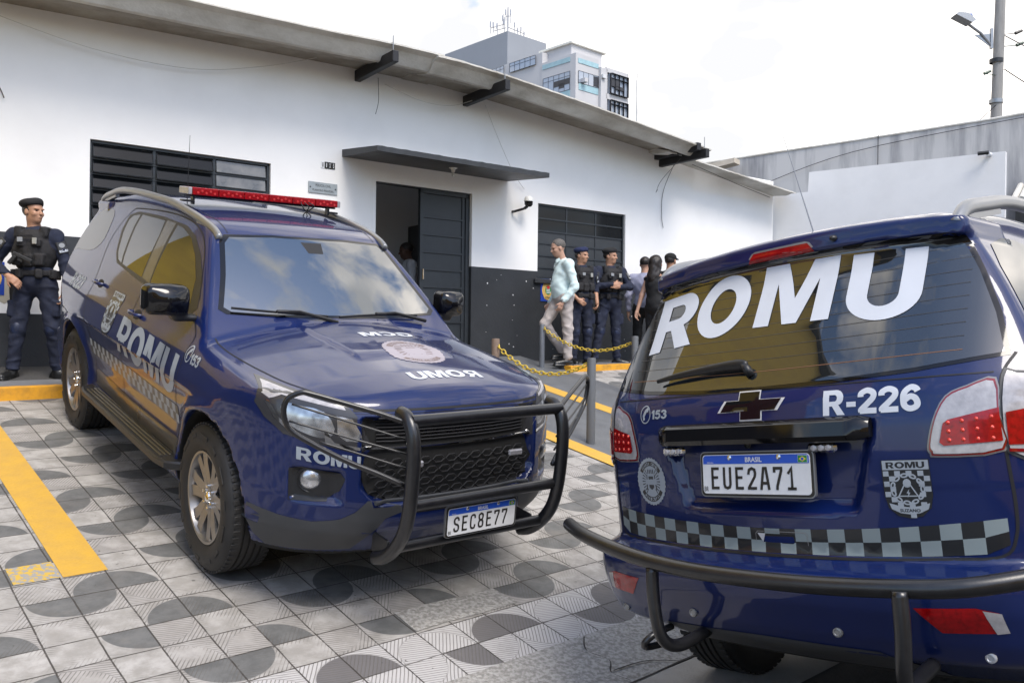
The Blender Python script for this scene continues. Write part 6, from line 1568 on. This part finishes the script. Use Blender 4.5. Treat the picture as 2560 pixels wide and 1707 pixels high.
        for q in 'RL':
            t=SDF(D['k'+q]-.16,D['k'+q]+.16,.0105);dr_=nz(D['k'+q]-D['h'+q]);t.ell(D['k'+q]+[.032,0,0],(.050,.056,.085),k=.01);t.mesh('knee_pad',mat('navy_knee_pad',(.010,.017,.045),.5,var=.4,vscale=20),root)
            sg=-1 if q=='R' else 1;ou=nz((.75,sg*.66,0));dd=nz(D['s'+q]-D['e'+q]);ou=nz(ou-dd*(ou@dd));c=D['s'+q]*.58+D['e'+q]*.42+ou*.058;uu=np.cross(dd,ou)
            Rm=np.stack([uu,ou,dd],1);ab=MB().box(c,(.095,.014,.12),Rm,bev=.02).build('sleeve_patch',mat('sleeve_patch_black',(.02,.02,.02),.4),root)
            V,F=flatwords('ROMU',c+ou*.0085-dd*.036,uu,dd,.080,.024,.04);mesh_obj('lettering',V,F,M['decw'],ab,False)
            MB().prism([(.028*math.cos(t),.024*math.sin(t)) for t in np.arange(0,6.2,.5)],.0075,.0085,(c+dd*.02,uu,dd,ou)).build('patch_crest',PATCH,ab)
    # shoes
    for q in 'RL':
        a=D['a'+q];t_=nz(D['t'+q]*[1,1,0]);s2=SDF(a-[.24,.24,.12],a+[.24,.24,.22],.0095)
        c=np.array([a[0],a[1],0]);az=a[2]-.09
        if shoes=='boot': s2.cone(c+[0,0,.10+az],c+[0,0,.20+az],.050,.056,.02)
        s2.cone(c-t_*.045+[0,0,.045+az],c+t_*.02+[0,0,.055+az],.040,.045,.03);s2.cone(c+t_*.02+[0,0,.055+az],c+t_*.165+[0,0,.036+az],.047,.037,.03)
        Rm=np.stack([t_,np.array([-t_[1],t_[0],0]),np.array([0,0,1])],1);s2.box(c+t_*.062+[0,0,.010+az],(.145,.047,.013),Rm,.012,.006);s2.box(c-t_*.05+[0,0,.014+az],(.035,.040,.017),Rm,.01,.004)
        s2.plane((0,0,az-.001),(0,0,-1),.002);s2.mesh('boot' if shoes=='boot' else 'shoe',shoemat or BOOT,root)
    if hat=='beret':
        t=SDF(hc-.17,hc+.2,.007);t.ell(hp(-.012,0,.074),(.100,.086,.055),HR,k=.02);t.ell(hp(-.02,-.032,.086),(.098,.082,.045),HR@np.array(ry(0.0)),k=.03)
        t.ell(hp(.05,.0,.10),(.05,.05,.035),HR,k=.03);t.plane(hp(0,0,.050),HR@np.array([.22,0,-1]))
        b=t.mesh('beret',mat('beret_felt',kitcol,.9,var=.2,vscale=20),root,relax=2)
        Rb=HR@np.stack([np.array([1,0,0]),np.array([0,1,0]),np.array([0,0,1])],1)
        MB().lathe([(0,.006),(.012,.005),(.018,0),(.018,-.006)],hp(.088,.018,.092),14,axis='x',R=HR@rz(.2)).build('beret_badge',mat('brass_badge',(.55,.45,.22),.3,.7),b,ang=40)
        t=SDF(hc-.17,hc+.2,.007);t.ell(hp(-.018,0,.030),(.101,.0795,.082),HR,k=.02);t.plane(hp(.035,0,0),HR@np.array([1,0,.35]));t.plane(hp(0,0,-.02),HR@np.array([.1,0,-1]));t.mesh('hair',HAIR if skin is not SK2 else HAIR,root)
    elif hat=='cap':
        t=SDF(hc-.2,hc+.22,.008);t.ell(hp(-.01,0,.055),(.108,.090,.075),HR,k=.02);t.plane(hp(0,0,.03),HR@np.array([0,0,-1]));t.box(hp(.12,0,.045),(.05,.06,.008),HR@ry(.15),.006,.01);t.mesh('cap',M['well'],root)
        t=SDF(hc-.17,hc+.2,.008);t.ell(hp(-.022,0,.025),(.099,.079,.082),HR,k=.02);t.plane(hp(.035,0,0),HR@np.array([1,0,.35]));t.plane(hp(0,0,-.02),HR@np.array([.1,0,-1]));t.mesh('hair',HAIR,root)
    elif hair=='short':
        t=SDF(hc-.17,hc+.2,.007);t.ell(hp(-.020,0,.047),(.100,.082,.086),HR,k=.02);t.plane(hp(.050,0,.06),HR@np.array([1,0,-.45]));t.plane(hp(-.03,0,-.02),HR@np.array([.35,0,-1]));t.mesh('hair',hairm,root)
    elif hair=='long':
        t=SDF(hc-[.25,.2,.6],hc+[.2,.2,.2],.009);t.ell(hp(-.025,0,.045),(.105,.092,.090),HR,k=.02);t.cone(hp(-.06,0,.0),hp(-.085,0,-.22),.085,.088,.04);t.cone(hp(-.085,.0,-.2),hp(-.10,.02,-.47),.085,.035,.03);t.cone(hp(-.01,.065,0),hp(-.05,.06,-.2),.035,.04,.03);t.cone(hp(-.01,-.065,0),hp(-.05,-.06,-.2),.035,.04,.03)
        t.ell(hp(.085,0,-.02),(.045,.06,.08),HR,k=.02,cut=True);t.mesh('hair',HAIR,root,noise=.004)
    return root,D,hp
kitcol=(.012,.012,.013);hairm=GREYH
# 1 guard on the left, head turned to his left
r,D,hp=person('guard in black beret and tactical vest standing left of the parked SUV',(-4.60,8.28,-.432),(.12,-1),
 dict(pelvis=(0,0,.95),chest=(0,-.01,1.27),neck=(-.01,-.02,1.46),head=(.02,-.02,1.615),sR=(0,-.20,1.40),sL=(-.01,.17,1.395),eR=(-.02,-.40,1.13),wR=(.19,-.17,.99),eL=(-.03,.265,1.11),wL=(.04,.285,.86),kR=(.03,-.145,.50),aR=(.02,-.20,.09),hR=(0,-.10,.92),hL=(0,.10,.92),kL=(.0,.155,.50),aL=(-.10,.17,.09),tR=(1,-.15,0),tL=(.35,1,0)),
 SK1,1.0,(62,3),NAVY,NAVY,'guard','beret',hands={'R':((.15,.75,-.55),(-.75,.2,-.6),.55),'L':((.1,-.05,-1),(0,-1,0),.8)},h=.0085)
# pistol grip held across the vest
gd=MB();c=np.array([.225,-.03,1.165]);g=nz((.05,.86,-.40));u=np.array([0,.42,.9]);Rm=np.stack([np.array([1,0,0]),g,np.cross(np.array([1,0,0]),g)],1)
gd.box(c,(.030,.19,.034),Rm,bev=.006);gd.box(c-g*.065+np.array([0,-.035,-.05]),(.028,.040,.10),Rm@np.array([[1,0,0],[0,math.cos(.25),math.sin(.25)],[0,-math.sin(.25),math.cos(.25)]]),bev=.008);gd.box(c-g*.01+Rm@np.array([0,0,-.032]),(.012,.05,.03),Rm,bev=.004)
o=gd.build('pistol',mat('dark_gunmetal',(.035,.036,.038),.35,.3),None);o.matrix_world=r.matrix_world.copy();tag(o,'dark pistol across the vest of the guard at the left','pistol')
# 2 man in mint shirt stepping to the left
NOK=None
r,D,hp=person('man in pale mint shirt and beige trousers stepping towards the door',(.63,11.55,-.322),(-.95,-.31),
 dict(pelvis=(-.06,0,.94),chest=(-.07,0,1.24),neck=(-.045,0,1.44),head=(.03,0,1.60),sR=(-.06,-.18,1.38),sL=(-.06,.18,1.38),eL=(-.13,.235,1.07),wL=(.045,.22,.86),eR=(-.10,-.25,1.08),wR=(.05,-.25,.86),hL=(-.06,.09,.92),kL=(-.09,.10,.50),aL=(-.09,.10,.09),hR=(-.04,-.09,.92),kR=(.17,-.10,.57),aR=(-.13,-.11,.17),tL=(1,0,0),tR=(1,0,0)),
 SK2,.985,(0,-13),mat('pale_mint_cotton',(.60,.73,.72),.75,var=.08,vscale=9,bump=.35,bscale=16),mat('beige_cotton',(.40,.355,.33),.8,var=.10,vscale=6,bump=.4,bscale=16),None,None,'short','shoe',hands={'L':((.35,-.1,-1),(.3,-1,.1),.75),'R':((.3,.1,-1),(0,1,0),.7)},belly=1,h=.010)
wt=MB();w_=D['wL'];wt.tube([w_+[0,0,.012],w_+[0.002,0,.034]],.034,14,cap=False);wt.box(w_+[.005,.034,.024],(.036,.012,.036),bev=.008);wt.build('watch',M['sil'],r)
mb=MB()
for z_ in(1.36,1.27,1.18,1.09,1.0): mb.box((.075+(.06 if z_<1.2 else 0),.0,z_),(.012,.012,.012),bev=.003)
mb.build('shirt_buttons',M['wht'],r)
col_=MB()
for sg in(-1,1): col_.prism([(0,0),(.07,-.045),(.075,.0),(.02,.035)],-.003,.003,((-.015,sg*.055,1.455),(1,-sg*.55,-.1),(0,0,1),(0,sg,0)))
col_.build('shirt_collar',bpy.data.materials['pale_mint_cotton'],r)
# 3 guard with blue beret behind him
kitcol=(.012,.018,.06)
r,D,hp=person('smiling guard in navy beret standing between mint shirt man and crossed arms guard',(.975,12.25,-.33),(.42,-.9),
 dict(eR=(.03,-.25,1.12),wR=(.14,-.13,.97),eL=(-.02,.26,1.11),wL=(.10,.22,.93),kR=(.02,-.10,.5),kL=(.02,.11,.5)),SK1,.965,(28,0),NAVY,NAVY,'guard','beret',short=True,hands={'R':((.5,.5,-.5),(-.5,.5,-.3),.7),'L':((.5,-.3,-.8),(-.2,-1,0),.8)},h=.0105)
# 4 guard with crossed arms
kitcol=(.012,.012,.013)
r,D,hp=person('guard in black beret standing with crossed arms under the right window',(1.43,12.66,-.335),(.38,-.92),
 dict(sR=(0,-.205,1.40),sL=(0,.205,1.40),eR=(.09,-.29,1.16),wR=(.235,-.06,1.19),eL=(.10,.29,1.17),wL=(.245,.02,1.155),kR=(.03,-.17,.51),aR=(.02,-.27,.09),kL=(.01,.11,.5),aL=(0,.14,.09),tL=(.5,1,0),tR=(.6,-.8,0)),SK1,.99,(35,0),NAVY,NAVY,'guard','beret',hands={'R':((.2,1,.02),(-1,0,-.1),.45),'L':((.1,-1,.12),(-1,0,0),.5)},h=.0105)
# 5 woman, 6 and 7 men beyond her
DARK=mat('black_cloth',(.010,.010,.011),.85,bump=.3,bscale=20)
r,D,hp=person('woman with long dark hair and sleeveless black top seen from behind',(2.13,12.75,-.36),(.75,.66),
 dict(head=(.01,0,1.615),sL=(0,.165,1.385),sR=(0,-.165,1.385),eL=(-.10,.20,1.12),wL=(-.17,.23,.88),eR=(.02,-.22,1.12),wR=(.12,-.2,.92)),SK2,.955,(0,0),DARK,DARK,None,None,'long','shoe',female=True,h=.011,hands={'L':((-.2,.05,-1),(.0,-1,0),.5)})
kitcol=(.02,.02,.02);hairm=HAIR
person('man in black cap and dark shirt standing beyond the long haired woman',(2.40,13.1,-.36),(.6,.8),{},SK1,1.0,(0,0),DARK,DARK,None,'cap',h=.012,shoes='shoe')
person('man in lavender grey shirt mostly hidden by the long haired woman',(2.03,13.2,-.36),(.3,.95),{},SK2,.97,(0,0),mat('lavender_cotton',(.30,.31,.42),.8,bump=.3,bscale=16),DARK,None,None,'short',h=.012,shoes='shoe')
# 8 person inside the doorway
p=wp(5.13,0,-1.15)
person('person with dark hair and white shirt inside the dark doorway',(p[0],p[1],-.33),(-.9,-.3),dict(head=(.05,0,1.60),eL=(.02,.27,1.1),wL=(.12,.22,.95)),SK3,1.02,(0,-8),mat('white_cotton',(.55,.55,.56),.8),DARK,None,None,'short',short=True,h=.012,shoes='shoe')

# ---------- bollards and chains ----------
POST=mat('grey_bollard_paint',(.11,.115,.12),.5,col2=(.30,.20,.03),vscale=26,thr=(.66,.72))
def bollard(x,y,z,h,r,label,m=None):
    o=MB().lathe([(0,h+.004),(r*.9,h+.002),(r,h-.008),(r,0),(r*1.02,-.05)],(0,0,0),20).build('bollard',m or POST,None,ang=40);o.location=(x,y,z);tag(o,label,'bollard','grey bollards joined by yellow chain');return o
bl={'a':(.40,11.42,-.30,.53,.036),'b':(.735,7.90,-.935,.79,.0405),'c':(1.47,10.25,-.70,.78,.040),'d':(-.165,8.67,-.725,.75,.040)}
bollard(*bl['a'],'grey bollard at the top of the ramp behind the mint shirt man',mat('clean_grey_bollard',(.12,.13,.145),.45,var=.1))
bollard(*bl['b'],'nearest grey bollard with flaking yellow paint between the two SUVs')
bollard(*bl['c'],'grey bollard half hidden by the right SUV at the chain end')
bollard(*bl['d'],'rusty topped bollard just showing above the left SUV bonnet',mat('rusty_bollard',(.20,.14,.10),.7,var=.3,vscale=14))
CH=mat('yellow_chain_paint',(.62,.45,.05),.45,col2=(.38,.24,.03),vscale=30,thr=(.5,.7))
def chain(p,q,sag,label):
    p=np.array(p,float);q=np.array(q,float);L=np.linalg.norm(q-p);t=np.linspace(0,1,200);C=p+(q-p)*t[:,None];C[:,2]-=sag*4*t*(1-t)
    d=np.r_[0,np.cumsum(np.linalg.norm(np.diff(C,axis=0),axis=1))];pitch=.052;n=int(d[-1]/pitch);mb=MB()
    for k in range(n):
        s=(k+.5)*d[-1]/n;c=np.array([np.interp(s,d,C[:,a]) for a in range(3)]);c2=np.array([np.interp(s+.01,d,C[:,a]) for a in range(3)]);T=nz(c2-c);U=nz(np.cross(T,(0,0,1)));W=np.cross(U,T)
        A=(U if k%2 else W)*.9+(W if k%2 else -U)*.43
        P=[c+T*.034*math.cos(a)*(1 if True else 1)+nz(A)*.019*math.sin(a) for a in np.arange(12)*math.pi/6];mb.tube(P,.0065,6,closed=True)
    o=mb.build('chain',CH,None,smooth=True);o.location=(0,0,0);c=Vector(p)
    for v in o.data.vertices: v.co-=c
    o.location=c;return tag(o,label,'chain','yellow chains between the bollards')
def topof(k,dz=-.05): x,y,z,h,r=bl[k];return (x,y,z+h+dz)
chain(topof('a',-.03),topof('c',-.06),.20,'yellow chain sagging in front of the two guards under the right window')
chain(topof('d'),topof('b',-.03),.20,'yellow chain hanging from the nearest bollard behind the left SUV bonnet')
# wires along the eave
def wire(pts,r,label,m):
    P=smoothpath(pts,8);o=MB().tube(P,r,5).build('wire',m,None,smooth=True);c=Vector(P[0])
    for v in o.data.vertices: v.co-=c
    o.location=c;tag(o,label,'wire');return o
WW=mat('pale_wire',(.5,.48,.44),.6);WK=mat('dark_wire',(.10,.09,.08),.6)
wire([wp(-.4,3.18,.10),wp(.6,3.0,.10),wp(1.6,2.99,.08),wp(2.4,3.16,.12),wp(3.0,3.33,.35)],.0035,'pale wire sagging along the wall under the left eave',WW)
wire([wp(3.95,3.22,.25),wp(4.5,3.12,.2),wp(5.0,3.15,.15),wp(5.33,3.27,.25)],.0035,'pale wire sagging between the two middle eave beams',WW)
wire([wp(3.86,3.28,.25),wp(3.87,3.0,.25),wp(3.83,2.82,.25)],.004,'dark loose wire hanging from the first eave beam',WK)
wire([wp(5.5,3.22,.25),wp(5.75,2.9,.15),wp(6.1,2.42,.08),wp(6.35,2.20,.03)],.0035,'pale wire slanting from the second eave beam to the canopy',WW)
wire([wp(9.12,2.95,.5),wp(8.95,2.62,.25),wp(8.98,2.45,.1),wp(9.02,2.5,.1)],.004,'dark wires tangled below the double eave beam',WK)
wire([wp(9.3,2.95,.2),wp(9.22,2.5,.03),wp(9.2,2.1,.02),wp(9.24,1.9,.02)],.005,'dark cracked wire dropping down the wall right of the double beam',WK)
wire([wp(9.5,2.92,.4),wp(10.4,2.82,.3),wp(11.2,2.78,.12),wp(12.0,2.70,.05)],.006,'grey wire following the lower roof to the corner',WK)
wire([wp(-.34,2.72,.02),wp(-.2,2.45,.02),wp(-.165,2.36,.03)],.006,'dark wire hook at the upper left of the wall',WK)

# ---------- lift everything so the ground is near zero ----------
bpy.context.view_layer.update()
for o in list(COL.objects):
    if o.parent is None: o.location.z+=1.6
